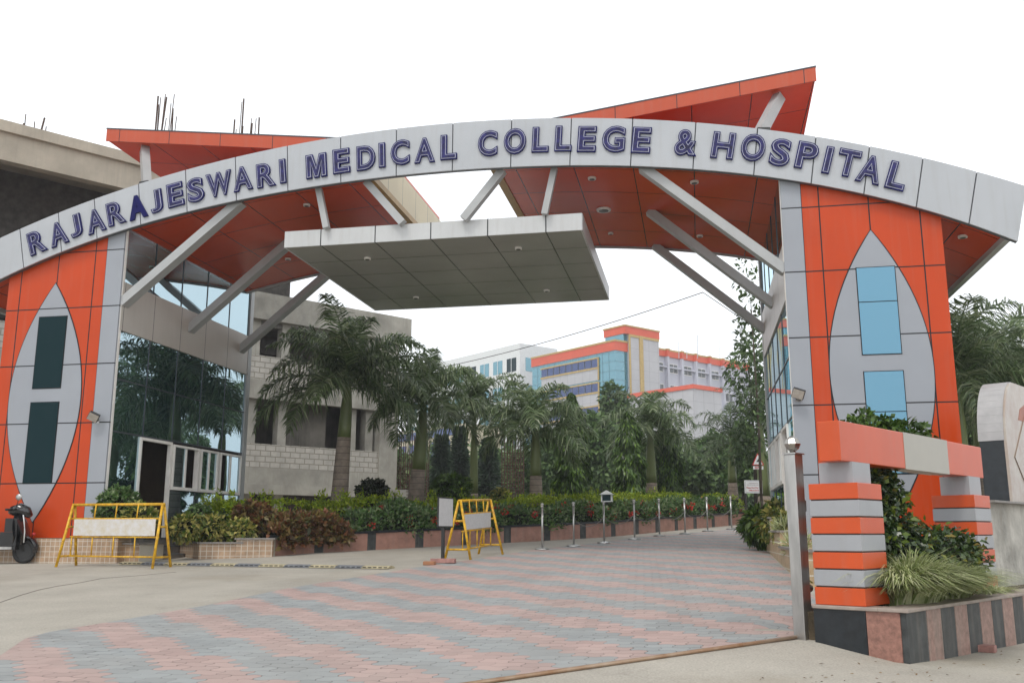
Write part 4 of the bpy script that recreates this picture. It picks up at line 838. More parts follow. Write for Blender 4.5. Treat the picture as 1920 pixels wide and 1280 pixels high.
# ------------------------------------------------------------------ hedges and bushes of the bed
def hedge(name, t0, t1, o0, o1, h, n, L, W, m, label, wob=.08, z0=.3, sprigs=0, flowers=0, catn='hedge'):
    x, y = kpos((t0+t1)/2, (o0+o1)/2); t = thing(name, (x, y, gz(x, y)+z0), label, catn); P = []; Nn = []
    tt = t0+(t1-t0)*RS.rand(n); q = RS.rand(n)*(2*h+(o1-o0)); 
    for a, s in zip(tt, q):
        hh = h*(1+wob*math.sin(a*2.3)+wob*.6*math.sin(a*5.7+1)+RS.normal()*wob*.4)
        if s < h: o = o0+RS.normal()*.05+wob*.5*math.sin(a*3.1); z = s/h*hh; nn = (0, -1)
        elif s < h+o1-o0: o = o0+s-h; z = hh; nn = (1, 0)
        else: o = o1+RS.normal()*.05; z = (s-h-(o1-o0))/h*hh; nn = (0, 1)
        edge = min(1, max(0, (min(a-t0, t1-a))/.35)); z *= .55+.45*edge
        p, d = along(KP, a); x = p.x-d.y*o; y = p.y+d.x*o; P.append((x, y, gz(x, y)+z0+z-RS.rand()*.06))
        Nn.append((-d.y*nn[1]*1, d.x*nn[1], .35+nn[0]))
    P = np.array(P); Nn = nrm(np.array(Nn)); A = Nn*.6+RS.normal(size=(n, 3))*.6+np.array([0, 0, .15])
    c = MB(); kerbseg(c, t0+.15, t1-.15, o0+.1, o1-.1, z0, z0+h*.86); c.build('shade_core', mat('hedge_shade', (.008, .014, .005), .95), t)  # solid filler, near-black to paint the shade inside the hedge
    V_, F_ = leafmesh(P, A, L*(.6+.8*RS.rand(n)), W*(.7+.6*RS.rand(n)), nrm(Nn+RS.normal(size=(n, 3))*.6)); link_mesh('foliage', V_, F_, m, t)
    if sprigs:
        pp = []
        for _ in range(sprigs):
            a = t0+(t1-t0)*RS.rand(); x, y = kpos(a, o0+(o1-o0)*RS.rand()); pp.append(blob((x, y, gz(x, y)+z0+h+.10), (.08, .08, .22), 34, L, W, -.8, .1))
        V_, F_ = cat(pp); link_mesh('new_shoots', V_, F_, m, t)
    if flowers:
        pp = []
        for _ in range(flowers):
            a = t0+(t1-t0)*RS.rand(); k = RS.rand(); o = o0-.05+(k*.9)*(o1-o0)*.8 if RS.rand() < .7 else o0-.05; x, y = kpos(a, o); z = h+.02 if o > o0 else h*(.35+.6*RS.rand())
            pp.append(blob((x, y, gz(x, y)+z0+z*(1+wob*math.sin(a*2.3))), (.075, .075, .055), 26, .055, .022, 0, .6))
        V_, F_ = cat(pp); link_mesh('flower_heads', V_, F_, l_flower, t)
    return t
k1 = kt(655); k2 = kt(925)
hedge('copper_hedge', 0, k1, -.12, .9, .50, 5200, .15, .045, l_croton, 'copper and red leaved hedge spilling over the near end of the kerb wall', .10, .22)
hedge('ixora_hedge', k1+.15, k2, .15, 1.15, .50, 8000, .11, .026, l_ixora, 'dark green hedge with red flowers between copper hedge and barricade', .26, .3, flowers=16)
hedge('ixora_hedge', k2, kt(1398), .15, 1.15, .44, 15000, .11, .026, l_ixora, 'long red-flowered hedge running behind the steel posts', .26, .3, flowers=52)
hedge('lime_hedge', -1.2, k2, 1.5, 2.6, .72, 12000, .08, .022, l_hedge, 'clipped lime green hedge behind the copper hedge and first palms', .10, .3, sprigs=26)
hedge('lime_hedge', k2+.1, kt(1398)+1, 1.6, 2.7, .68, 14000, .08, .022, l_hedge, 'clipped lime green hedge behind the steel posts', .12, .3, sprigs=10)
def bush(name, px, py, D, r, n, L, W, m, label, fl=0, catn='shrub', group=None, squash=.9, droop=.2):
    c = aD(px, py, D); t = thing(name, (c.x, c.y, c.z-r*squash), label, catn, group)
    k = MB(); k.tube([(c.x, c.y, c.z-r*squash-.12), (c.x, c.y, c.z)], .03, 6); k.build('stem', m_bark, t)
    k = MB(); k.lathe((c.x, c.y, c.z), [(r*.1, -r*squash*.72), (r*.55, -r*squash*.5), (r*.75, 0), (r*.55, r*squash*.5), (r*.1, r*squash*.72)], 10); k.build('shade_core', mat('hedge_shade', (.008, .014, .005), .95), t)  # solid filler inside the bush, its inner shade given as colour
    V_, F_ = blob((c.x, c.y, c.z), (r, r, r*squash), n, L, W, droop, .78); link_mesh('foliage', V_, F_, m, t); return t
bush('copper_bush', 476, 972, 20.6, .36, 1500, .15, .045, l_croton, 'red-brown leafy bush at the near end of the bed, touching the glass tower corner', squash=.8)
bush('round_shrub', 698, 925, 24.5, .37, 1900, .09, .03, l_dark, 'dark round clipped shrub right of the nearest palm trunk')
bush('round_shrub', 845, 920, 26.0, .52, 2600, .10, .03, l_round, 'bright green round shrub behind the yellow barricade and board', squash=.8)
bush('round_shrub', 938, 934, 28.0, .30, 1300, .09, .028, l_varieg, 'small pale round shrub right of the yellow barricade')
bush('leafy_bush', 222, 950, 18.9, .38, 1500, .10, .03, l_ixora, 'green bush left of the doorway behind the long barricade', squash=.95)
bush('variegated_bush', 262, 972, 18.5, .26, 420, .14, .04, l_varieg, 'yellow-green leafy plant beside the door steps')
bush('variegated_bush', 347, 990, 19.2, .25, 520, .13, .035, l_varieg, 'yellow-edged plant in the tiled planter right of the steps')
bush('variegated_bush', 395, 990, 19.9, .26, 520, .13, .035, l_varieg, 'yellow-edged plant in the middle of the tiled planter')
bush('variegated_bush', 452, 996, 20.0, .24, 520, .12, .035, l_varieg, 'yellow-edged plant beside the copper hedge')
bush('leafy_bush', 372, 965, 20.4, .24, 800, .08, .025, l_ixora, 'small green bush against the glass, under the sliding windows')
bush('leafy_bush', 425, 975, 21.2, .24, 800, .08, .025, l_ixora, 'small dark green bush at the glass corner')

# ------------------------------------------------------------------ posts, ropes, lantern, signs
post0 = None; posts = []
ordn = ['nearest the yellow barricade', 'second from the yellow barricade', 'third from the barricade, before the lantern box', 'fourth from the yellow barricade', 'fifth from the yellow barricade', 'sixth from the yellow barricade', 'seventh from the yellow barricade', 'farthest up the drive']
for i, (px, py) in enumerate([(1017, 1030), (1076, 1024), (1133, 1018), (1190, 1011), (1237, 1005), (1285, 1001), (1327, 996), (1372, 992)]):
    g = G(px, py)
    if post0 is None:
        t = post0 = thing('barrier_post', g, '', 'post', 'steel rope posts along the drive')
        q = MB(Matrix.Translation(g)); q.lathe((0, 0, 0), [(.17, .006), (.165, .025), (.05, .05), (.024, .06)], 20); q.build('base_plate', m_steel, t, False)
        q = MB(Matrix.Translation(g)); q.tube([(0, 0, .06), (0, 0, .90)], .022, 12); q.build('pole', m_steel, t, True)
        q = MB(Matrix.Translation(g)); q.lathe((0, 0, .90), [(.02, 0), (.034, .006), (.034, .03), (.018, .036), (.04, .055), (.04, .075), (.015, .1)], 14); q.build('finial', m_steel, t, True)
    else: t = copy_tree(post0); t.location = g
    t['label'] = 'slim steel rope post, '+ordn[i]; posts.append(g)
m_rope = mat('grey_rope', (.20, .19, .17), .8)
for i in range(7):
    a, b_ = posts[i]+Vector((0, 0, .62)), posts[i+1]+Vector((0, 0, .62)); n = 12; pts = [a.lerp(b_, k/n)-Vector((0, 0, .20*(1-(2*k/n-1)**2))) for k in range(n+1)]
    if i: q = MB(); q.tube(pts, .009, 6); tag(q.build('rope', m_rope, None, True), 'sagging rope from the %s to the %s post along the drive' % (('first', 'second', 'third', 'fourth', 'fifth', 'sixth', 'seventh')[i], ('second', 'third', 'fourth', 'fifth', 'sixth', 'seventh', 'eighth')[i]), 'rope', 'ropes between the steel posts')
c = aD(1138, 932, 27.5); lb = thing('lantern_box', (c.x, c.y, c.z-.6), 'small white house-shaped lantern box standing in the hedge', 'lantern'); T_ = Matrix.Translation(c) @ Matrix.Rotation(AL-.2, 4, 'Z')
q = MB(T_); q.box(-.02, .02, -.02, .02, -.6, -.15); q.box(-.16, .16, -.14, .14, -.15, -.12); q.build('stand', m_dkmetal, lb)
q = MB(T_)
for sx in (-1, 1):
    for sy in (-1, 1): q.box(sx*.14-.018, sx*.14+.018, sy*.12-.018, sy*.12+.018, -.12, .08)
q.box(-.16, .16, -.14, .14, -.13, -.10); q.build('frame', m_white, lb)
q = MB(T_); q.box(-.125, .125, -.105, .105, -.1, .07); q.build('lamp_glass', g_lens, lb)
q = MB(T_); q.prism([(-.2, .08), (.2, .08), (0, .2)], -.18, .18); q.build('roof', m_white, lb)
def text_mesh(txt, size, m, mat4, parent, name='lettering', bold=.0):
    c = bpy.data.curves.new('t', 'FONT'); c.body = txt; c.size = size; c.offset = bold; c.extrude = .002; c.align_x = 'CENTER'; c.align_y = 'CENTER'; c.space_line = 1.1
    o = bpy.data.objects.new('t', c); sc.collection.objects.link(o); bpy.context.view_layer.update(); me = bpy.data.meshes.new_from_object(o.evaluated_get(bpy.context.evaluated_depsgraph_get())); bpy.data.objects.remove(o)
    V_ = [mat4 @ Matrix.Rotation(math.pi/2, 4, 'X') @ v.co for v in me.vertices]; fs = [tuple(p.vertices) for p in me.polygons]; bpy.data.meshes.remove(me)
    return link_mesh(name, [tuple(v) for v in V_], fs, m, parent)
m_red = mat('red_paint', (.55, .03, .03), .5)
c = aD(1413, 912, 33); sb = thing('notice_board', (c.x, c.y, c.z-.7), 'white rectangular notice board with red words on thin legs', 'sign'); T_ = Matrix.Translation(c) @ Matrix.Rotation(AL+.12, 4, 'Z')
q = MB(T_); q.box(-.32, .32, 0, .02, -.22, .22); q.build('board', m_white, sb); q = MB(T_)
for s in (-1, 1): q.box(s*.3-.02, s*.3+.02, .02, .05, -.9, .22)
q.build('legs', m_dkmetal, sb); q = MB(T_)
q.box(-.29, .29, -.004, -.001, .185, .195); q.box(-.29, .29, -.004, -.001, -.195, -.185); q.box(-.29, -.28, -.004, -.001, -.185, .185); q.box(.28, .29, -.004, -.001, -.185, .185); q.build('border_line', mat('grey_line', (.3, .3, .35), .6), sb)
text_mesh('Please Give Way To', .062, m_red, T_ @ Matrix.Translation((0, -.004, -.035)), sb, bold=.001); text_mesh('AMBULANCE', .062, m_red, T_ @ Matrix.Translation((0, -.004, -.125)), sb, bold=.001)
m_faint = mat('faded_lettering', (.42, .33, .36), .7); text_mesh('RAJARAJESWARI', .045, m_faint, T_ @ Matrix.Translation((0, -.004, .12)), sb); text_mesh('MEDICAL COLLEGE HOSPITAL', .035, m_faint, T_ @ Matrix.Translation((0, -.004, .06)), sb)
c = aD(1421, 862, 32); tg = thing('warning_sign', (c.x, c.y, c.z-1.6), 'red-edged triangular no honking sign on a dark pole', 'sign'); T_ = Matrix.Translation(c) @ Matrix.Rotation(AL, 4, 'Z')
q = MB(T_); q.bar((.03, .03, -1.7), (.03, .03, .15), .035); q.build('pole', m_dkmetal, tg)
q = MB(T_); q.prism([(-.20, -.17), (.20, -.17), (0, .24)], 0, .012); q.build('red_edge', m_red, tg); q = MB(T_); q.prism([(-.155, -.145), (.155, -.145), (0, .18)], -.006, -.001); q.build('triangle_plate', m_white, tg)
q = MB(T_); q.prism([(-.06, -.05), (-.03, -.03), (.03, .06), (.06, .05), (.02, -.06), (-.03, -.07)], -.009, -.007); q.bar((-.07, -.008, .03), (.07, -.008, -.06), .002, .014, up=(0, 1, 0)); q.build('horn_symbol', m_dkmetal, tg)
q = MB(T_); q.box(-.17, .17, -.002, .012, -.31, -.205); q.build('word_plate', m_white, tg); text_mesh('NO HORN', .05, m_red, T_ @ Matrix.Translation((0, -.006, -.235)), tg, bold=.002); text_mesh('SILENT ZONE', .035, m_red, T_ @ Matrix.Translation((0, -.006, -.285)), tg, bold=.001)
q = MB(T_); q.box(-.16, .16, -.004, -.0025, -.165, -.15); q.build('red_bar', m_red, tg)

# ------------------------------------------------------------------ barricades
def barricade(pl, pr, Hh, label, boardm, spread=.27, ytilt=0):
    a = Vector(pl); b_ = Vector(pr); d = (b_-a); Lw = math.hypot(d.x, d.y); an = math.atan2(d.y, d.x); t = thing('barricade', (a+b_)/2, label, 'barricade', 'yellow tube barricades')
    T_ = Matrix.Translation(a) @ Matrix.Rotation(an, 4, 'Z'); sl_ = (b_.z-a.z)/Lw; r = .026; ins = .06
    def z(x, h): return sl_*x+h
    q = MB(T_); q.tube([(ins-.03, 0, z(ins, Hh)), (Lw-ins+.03, 0, z(Lw-ins, Hh))], r, 10); q.build('top_rail', m_yel, t, True)
    for x, xo in ((ins, 0), (Lw-ins, Lw)):
        for s in (-1, 1):
            q = MB(T_); q.tube([(x, s*.02, z(x, Hh)), (xo, s*spread, z(xo, 0))], r*.95, 10); q.build('leg', m_yel, t, True)
        for h in (.72, .19):
            k = 1-h/Hh; q = MB(T_); xx = x+(xo-x)*(1-h/Hh); q.tube([(xx, -spread*k, z(xx, h)), (xx, spread*k, z(xx, h))], r*.75, 8); q.build('side_brace', m_yel, t, True)
    k0 = Hh-.22*Hh/1.1*1.0
    q = MB(T_); yb_ = -spread*.18
    for h in (.83*Hh*.93, .48*Hh, .17*Hh): q.tube([(ins*.8+.02, yb_, z(0, h)), (Lw-ins*.8-.02, yb_, z(Lw, h))], r*.6, 8)
    for i in range(5):
        x = ins+.05+(Lw-2*ins-.1)*i/4; q.tube([(x, yb_, z(x, .48*Hh)), (x, yb_, z(x, .17*Hh))], r*.5, 6)
        if 0 < i < 4: q.tube([(x, yb_*.4, z(x, Hh)), (x, yb_, z(x, .77*Hh))], r*.5, 6)
    q.build('inner_bars', m_yel, t, True)
    q = MB(T_); q.add([(ins+.09, yb_-.02, z(.1, .50*Hh)), (Lw-ins-.09, yb_-.02, z(Lw-.1, .50*Hh)), (Lw-ins-.09, yb_-.02, z(Lw-.1, .765*Hh)), (ins+.09, yb_-.02, z(.1, .765*Hh)), (ins+.09, yb_-.008, z(.1, .50*Hh)), (Lw-ins-.09, yb_-.008, z(Lw-.1, .50*Hh)), (Lw-ins-.09, yb_-.008, z(Lw-.1, .765*Hh)), (ins+.09, yb_-.008, z(.1, .765*Hh))],
          [(0, 1, 2, 3), (7, 6, 5, 4), (0, 4, 5, 1), (1, 5, 6, 2), (2, 6, 7, 3), (3, 7, 4, 0)]); q.build('sign_board', boardm, t)
    return t
barricade(G(124, 1061.5), G(303, 1064.5), 1.12, 'long yellow barricade with a worn white board before the left tower', m_boardw, .25)
g1 = G(858, 1049); X1, D1 = camxy(g1.x, g1.y); X2, D2 = (920-960)/1816*(D1+1.42), D1+1.42; x2, y2 = wxy(X2, D2)
barricade(g1, (x2, y2, gz(x2, y2)), 1.10, 'shorter-looking yellow barricade with a clean white board by the paved drive', m_board, .27)
# leaning notice stand beside it
g = G(830, 1056); ns = thing('board_stand', g, 'black pole stand with a narrow white two-leaf board in pink blocks', 'sign stand'); T_ = Matrix.Translation(g) @ Matrix.Rotation(R(78), 4, 'Z')
q = MB(T_); q.bar((0, 0, .02), (0, 0, 1.17), .05); q.build('pole', m_dkmetal, ns)
q = MB(T_); q.box(-.30, .30, -.05, -.03, .64, 1.18); q.build('board_frame', m_dkmetal, ns); q = MB(T_); q.box(-.275, .275, -.056, -.051, .665, 1.155); q.box(-.275, .275, -.029, -.024, .665, 1.155); q.build('white_panel', m_board, ns)
T2 = Matrix.Translation(g)
for i, (x, y, rz, L_, lbl) in enumerate(((-.09, -.05, .2, .24, 'left pink paving block holding the black board stand'), (.13, -.04, -.1, .24, 'right pink paving block holding the black board stand'))):
    q = MB(Matrix.Translation(g+Vector((x, y, .012))) @ Matrix.Rotation(rz, 4, 'Z')); q.prism([(-L_/2, -.05), (-.03, -.065), (.03, -.045), (L_/2, -.06), (L_/2, .05), (.03, .065), (-.03, .045), (-L_/2, .06)], 0, .08, 'z'); tag(bevel(q.build('paving_block', m_brickp), .006), lbl, 'paving block', 'loose pink paving blocks')
q = MB(Matrix.Translation(G(805, 1059))); q.prism([(-.11, -.05), (.10, -.06), (.12, .03), (.02, .07), (-.08, .05)], 0, .07, 'z'); tag(bevel(q.build('brick_piece', mat('orange_brick', (.36, .17, .09), .9)), .015), 'broken orange brick piece left of the black board stand', 'brick')
g = G(1838, 1221); q = MB(Matrix.Translation(g) @ Matrix.Rotation(R(-20), 4, 'Z')); q.prism([(-.17, -.05), (-.06, -.085), (.0, -.055), (.13, -.07), (.14, .04), (.03, .07), (-.04, .05), (-.16, .06)], 0, .065, 'z'); tag(bevel(q.build('paving_block', m_brickp), .008), 'loose pink paving block on the dust before the striped granite planter', 'paving block', 'loose pink paving blocks')
# speed bump
a = G(232, 1057); b_ = G(735, 1065.5); d = (b_-a); n = 11; sbp = thing('speed_bump', (a+b_)/2, 'low worn black and yellow rubber speed bump before the left tower', 'speed bump'); an = math.atan2(d.y, d.x); Lw = math.hypot(d.x, d.y)
for i in range(n):
    x0_ = Lw*i/n; x1_ = Lw*(i+1)/n-.01; p = a+d*(i/n); q = MB(Matrix.Translation(a+Vector((0, 0, .002))) @ Matrix.Rotation(an, 4, 'Z'))
    za, zb_ = (d.z/Lw)*x0_, (d.z/Lw)*x1_; pr = [(-.16, 0), (-.10, .035), (0, .048), (.10, .035), (.16, 0)]
    q.add([(x0_, u, za+v) for u, v in pr]+[(x1_, u, zb_+v) for u, v in pr], [(k, k+1, k+6, k+5) for k in range(4)]+[(4, 3, 2, 1, 0), (5, 6, 7, 8, 9)])
    o = q.build('rubber_segment', m_greyr if i % 2 else m_yrub, sbp)
    q = MB(Matrix.Translation(a+Vector((0, 0, .002))) @ Matrix.Rotation(an, 4, 'Z'))
    for k in range(5): x = x0_+(x1_-x0_)*(k+.5)/5; q.box(x-.03, x+.03, -.142, -.118, za+.012, za+.026)
    q.build('drain_slots', m_rubber, o)

# ------------------------------------------------------------------ scooter
g = G(43, 1056); g = Vector((g.x, g.y, gz(g.x, g.y))); scb = thing('motor_scooter', g, 'black motor scooter parked at the left edge before the orange tower', 'scooter')
T_ = Matrix.Translation(g) @ Matrix.Rotation(R(12), 4, 'Z'); m_blk = mat('black_scooter_paint', (.012, .012, .014), .18, coat=.6, spec=.6)
def wheel(x):
    q = MB(T_); n = 20; vs = []
    for r_, y in ((.21, -.04), (.23, 0), (.21, .04), (.15, .03), (.15, -.03)): vs += [(x+r_*math.cos(2*math.pi*k/n), y, .23+r_*math.sin(2*math.pi*k/n)) for k in range(n)]
    q.add(vs, [(i*n+k, i*n+(k+1) % n, ((i+1) % 5)*n+(k+1) % n, ((i+1) % 5)*n+k) for i in range(5) for k in range(n)]); w_ = q.build('wheel', m_rubber, scb, True)
    q = MB(T_); q.tube([(x, -.02, .23), (x, .02, .23)], .15, 20); q.build('rim', m_dkmetal, w_)
wheel(0); wheel(-1.22)
q = MB(T_); q.tube([(0.0, 0, .23), (-.10, 0, .60), (-.20, 0, .98)], [.03, .04, .035], 10); q.build('fork', m_dkmetal, scb, True)
q = MB(T_); pr = [(.14, .36), (.10, .52), (0, .62), (-.06, .85), (-.12, .93), (-.18, .90), (-.14, .6), (-.2, .30), (-.28, .26), (-.30, .30)]
def shell(mb, prof, ws, n=8):
    vs = []; 
    for (x, z), w_ in zip(prof, ws): vs += [(x-abs(math.cos(math.pi*k/n))**2*.06, w_*math.cos(math.pi*k/n), z) for k in range(n+1)]
    m_ = n+1; mb.add(vs, [(i*m_+k, i*m_+k+1, (i+1)*m_+k+1, (i+1)*m_+k) for i in range(len(prof)-1) for k in range(n)])
shell(q, [(.02, .36), (.06, .5), (.02, .66), (-.04, .82), (-.10, .92)], [.12, .19, .22, .2, .12]); shell(q, [(-.12, .28), (-.08, .5), (-.10, .66), (-.12, .82), (-.14, .92)], [.14, .21, .23, .21, .12]); q.build('leg_shield', m_blk, scb, True)
q = MB(T_); shell(q, [(.25, .20), (.27, .34), (.2, .46), (.06, .53), (-.14, .50), (-.24, .34)], [.05, .075, .09, .1, .09, .07]); q.build('mudguard', m_blk, scb, True)
q = MB(T_); q.box(-.62, -.10, -.17, .17, .26, .33); q.box(-.42, -.10, -.16, .16, .335, .60); q.box(-.34, -.10, -.17, .17, .602, .86); q.build('footboard', m_dkmetal, scb); q = MB(T_); q.box(-.5, -.16, -.185, -.172, .27, .32); q.build('footboard_trim', m_steel, scb)
q = MB(T_); q.tube([(-.55, 0, .42), (-.75, 0, .52), (-1.1, 0, .58), (-1.5, 0, .62), (-1.62, 0, .66)], [.12, .19, .21, .17, .05], 14); bodyo = q.build('body_panel', m_blk, scb, True)
q = MB(T_); q.tube([(-.62, 0, .74), (-.9, 0, .78), (-1.2, 0, .80), (-1.45, 0, .84)], [.08, .13, .14, .10], 12); q.build('seat', m_rubber, scb, True)
q = MB(T_); q.tube([(.06, 0, .90), (-.02, 0, .98), (-.16, 0, 1.03), (-.3, 0, 1.0), (-.36, 0, .96)], [.05, .11, .13, .10, .04], 12); q.build('headlamp_cowl', m_blk, scb, True)
q = MB(T_); q.tube([(-.24, -.34, 1.02), (-.16, -.12, 1.03), (-.16, .12, 1.03), (-.24, .34, 1.02)], .017, 8); q.tube([(-.25, -.37, 1.02), (-.20, -.22, 1.02)], .024, 8); q.tube([(-.25, .37, 1.02), (-.20, .22, 1.02)], .024, 8); q.build('handlebar', m_rubber, scb, True)
for s in (-1,):
    q = MB(T_); q.tube([(-.16, s*.18, 1.04), (-.10, s*.24, 1.16), (-.08, s*.27, 1.22)], .007, 6); mr = q.build('mirror', m_dkmetal, scb, True)
    q = MB(T_ @ Matrix.Translation((-.07, s*.28, 1.26)) @ Matrix.Rotation(.5, 4, 'Y') @ Matrix.Rotation(math.pi/2, 4, 'X')); q.lathe((0, 0, 0), [(.03, -.012), (.062, -.004), (.062, .004), (.03, .012)], 16); q.build('mirror_glass', m_steel, mr, True)
q = MB(T_); q.tube([(.0, -.18, .92), (.06, -.235, .78), (.09, -.245, .6), (.08, -.22, .40)], .012, 8); q.build('chrome_strip', m_white, scb, True)
q = MB(T_); q.tube([(.145, -.03, .56), (.165, 0, .56), (.145, .03, .56)], .03, 8); q.build('front_lamp', m_red, scb, True)

# ------------------------------------------------------------------ right foreground: gate post, rail, striped sculpture, planter
M2 = F2.m
def f2r(px, py, v=0): return F2.onY(px, py, v)       # face along the street
def f2l(px, py, u=0): return F2.onX(px, py, u)       # face toward the drive
zG = f2r(1706, 1140)[1]; wl_ = f2l(1525, 1131)[0]
gp = thing('granite_planter', (ax, ay, .3), 'planter wall of upright black and pink granite strips beside the street', 'planter')
q = MB(M2); q.box(-.03, 12, -.03, .22, zG-.03, zG); q.box(-.03, .22, .22, wl_, zG-.031, zG-.001); bevel(q.build('coping', mat('dusty_coping', (.36, .30, .26), .6, .12, 8.), gp), .006)
us = [0]+[f2r(1380+z/2.2074, 1150)[0] for z in (787, 848, 905, 958, 1010, 1060, 1105, 1150, 1192)]
u = us[-1]; 
while u < 11.5: u += .36 if len(us) % 2 else .34; us.append(u)
for k in range(len(us)-1):
    q = MB(M2); tl_ = random.uniform(-.012, .012); q.prism([(us[k]+.008+tl_, -.2), (us[k+1]-.006+tl_, -.2), (us[k+1]-.006, zG-.03), (us[k]+.008, zG-.03)], 0-.001*(k % 2), .05, 'y'); o = q.build('granite_strip', m_granbd if k % 2 == 0 else m_granpr, gp)
    o['label'] = 'black granite strip' if k % 2 == 0 else 'pink granite strip'
q = MB(M2); q.box(0.051, 12, .002, .2, -.2, zG-.032); q.build('mortar_core', m_grang, gp)
sp = f2l(1623, 1150)[0]
q = MB(M2); q.prism([(0.05, -.2), (sp-.01, -.2), (sp-.004, zG-.032), (0.05, zG-.032)], -.004, .05, 'x'); o = q.build('granite_strip', m_granp, gp); o['label'] = 'wide speckled pink granite slab'
q = MB(M2); q.box(-.004, .05, sp, wl_, -.2, zG-.032); o = q.build('granite_strip', m_granb, gp); o['label'] = 'wide black granite slab'
q = MB(M2); q.box(.06, 12, .21, .9, .2, zG-.07); q.build('soil', m_soil, gp)
q = MB(M2); q.box(.06, 2.2, .9, 1.0, -.1, zG-.04); q.box(.051, .2, .2, wl_-.001, -.1, zG-.04); q.build('back_wall', m_grang, gp)
# striped sculpture
zP = f2l(1613, 903, .0)[1]; v0, v1 = f2l(1613, 1000)[0], f2l(1520, 1000)[0]; pw = v1-v0; u1 = f2r(1659, 1000, v0)[0]
sp_ = thing('striped_sculpture', tuple(M2 @ Vector((1.5, v0+.2, zG))), 'orange and grey striped pair of piers carrying a heavy beam', 'gate sculpture')
m_so = mat('sculpture_orange', (.60, .078, .010), .3, .05, 2., streak=.08); m_sg = mat('sculpture_grey', (.35, .36, .38), .35, .05, 2., streak=.12); m_sgap = mat('sculpture_joint', (.06, .04, .03), .6)
def pier(ua, ub, va, vb, z0, z1):
    q = MB(M2); q.box(ua+.012, ub-.012, va+.012, vb-.012, z0, z1-.004); p = q.build('striped_pier', m_sgap, sp_); bh = (z1-z0)/7
    for k in range(7):
        q = MB(M2); q.box(ua, ub, va, vb, z0+bh*k+(.010 if k else 0), z0+bh*(k+1)-.002); o = q.build('orange_band' if k % 2 == 0 else 'grey_band', m_so if k % 2 == 0 else m_sg, p); bevel(o, .004, 1)
    return p
pier(.01, u1, v0, v1, zG+.001, zP)
uz = f2r(1833, 1000, v0)[0]; uy_ = f2r(1869, 1000, v0)[0]; 
pier(uz, uz+(u1), v0, v1, zG+.001, zP-.02)
bu = -.10; bv = v0-.02; zb0 = F2.onX(1578, 863, bu)[1]; vb0 = F2.onX(1577, 863, bu)[0]; vb1 = F2.onX(1534, 840, bu)[0]; zb1 = F2.onX(1575, 787, bu)[1]; ue = F2.onY(1840, 850, vb0)[0]
vm = (v0+v1)/2
for ua in (.07, uz+.07):
    q = MB(M2); q.box(ua, ua+u1*.72, v0+.06, v1-.08, zP-.02, zb0+.001); q.build('neck_block', m_sg, sp_)
q = MB(M2); L3 = (ue-bu)
q.box(bu, ue, vb0, vb1, zb0, zb1); bm = q.build('beam', m_so, sp_); bevel(bm, .006, 1)
q = MB(M2); q.box(bu+L3*.385, bu+L3*.705, vb0-.004, vb1+.004, zb0-.004, zb1+.004); q.build('grey_middle', mat('sculpture_pale_grey', (.42, .40, .35), .4, .04, 2.), bm)
# stainless gate post
gp0 = G(1507, 1196); T_ = Matrix.Translation(gp0) @ Matrix.Rotation(R(-32.6), 4, 'Z'); gpo = thing('gate_post', gp0, 'square stainless steel gate post with a faceted ball on top', 'post')
zpt = aD(1505, 852, camxy(gp0.x, gp0.y)[1]).z-gp0.z
q = MB(T_); q.box(-.055, .055, -.075, .075, -.1, zpt); bevel(q.build('shaft', m_steel, gpo), .006); q = MB(T_); q.box(-.068, .068, -.088, .088, zpt, zpt+.012); q.build('cap_plate', m_steel, gpo)
q = MB(T_); q.lathe((0, 0, zpt+.012), [(.04, 0), (.025, .015), (.06, .045), (.078, .085), (.055, .13), (.012, .158)], 8); q.build('ball_finial', mat('polished_steel', (.40, .38, .35), .2, .05, metal=.95), gpo)
q = MB(T_); q.box(-.02, .02, .075, .16, 1.1, 1.2); q.build('hinge_bracket', m_steel, gpo); q = MB(T_); q.tube([(0, .075, .42), (0, .17, .42)], .035, 10); q.build('hinge_bracket', m_steel, gpo)
# rail
q = MB(); pa = Pt-rail_d*.9; pts = [pa.lerp(Bt-rail_d*.012, k/10) for k in range(11)]; pts = [Vector((p.x, p.y, gz(p.x, p.y)+.016)) for p in pts]; q.tube(pts, .017, 8); rl = q.build('gate_rail', mat('rusty_rail', (.42, .33, .25), .35, .25, 3., col2=(.28, .14, .06), metal=.5), None, True)
tag(rl, 'thin rusty steel gate rail set in the ground across the drive', 'rail')
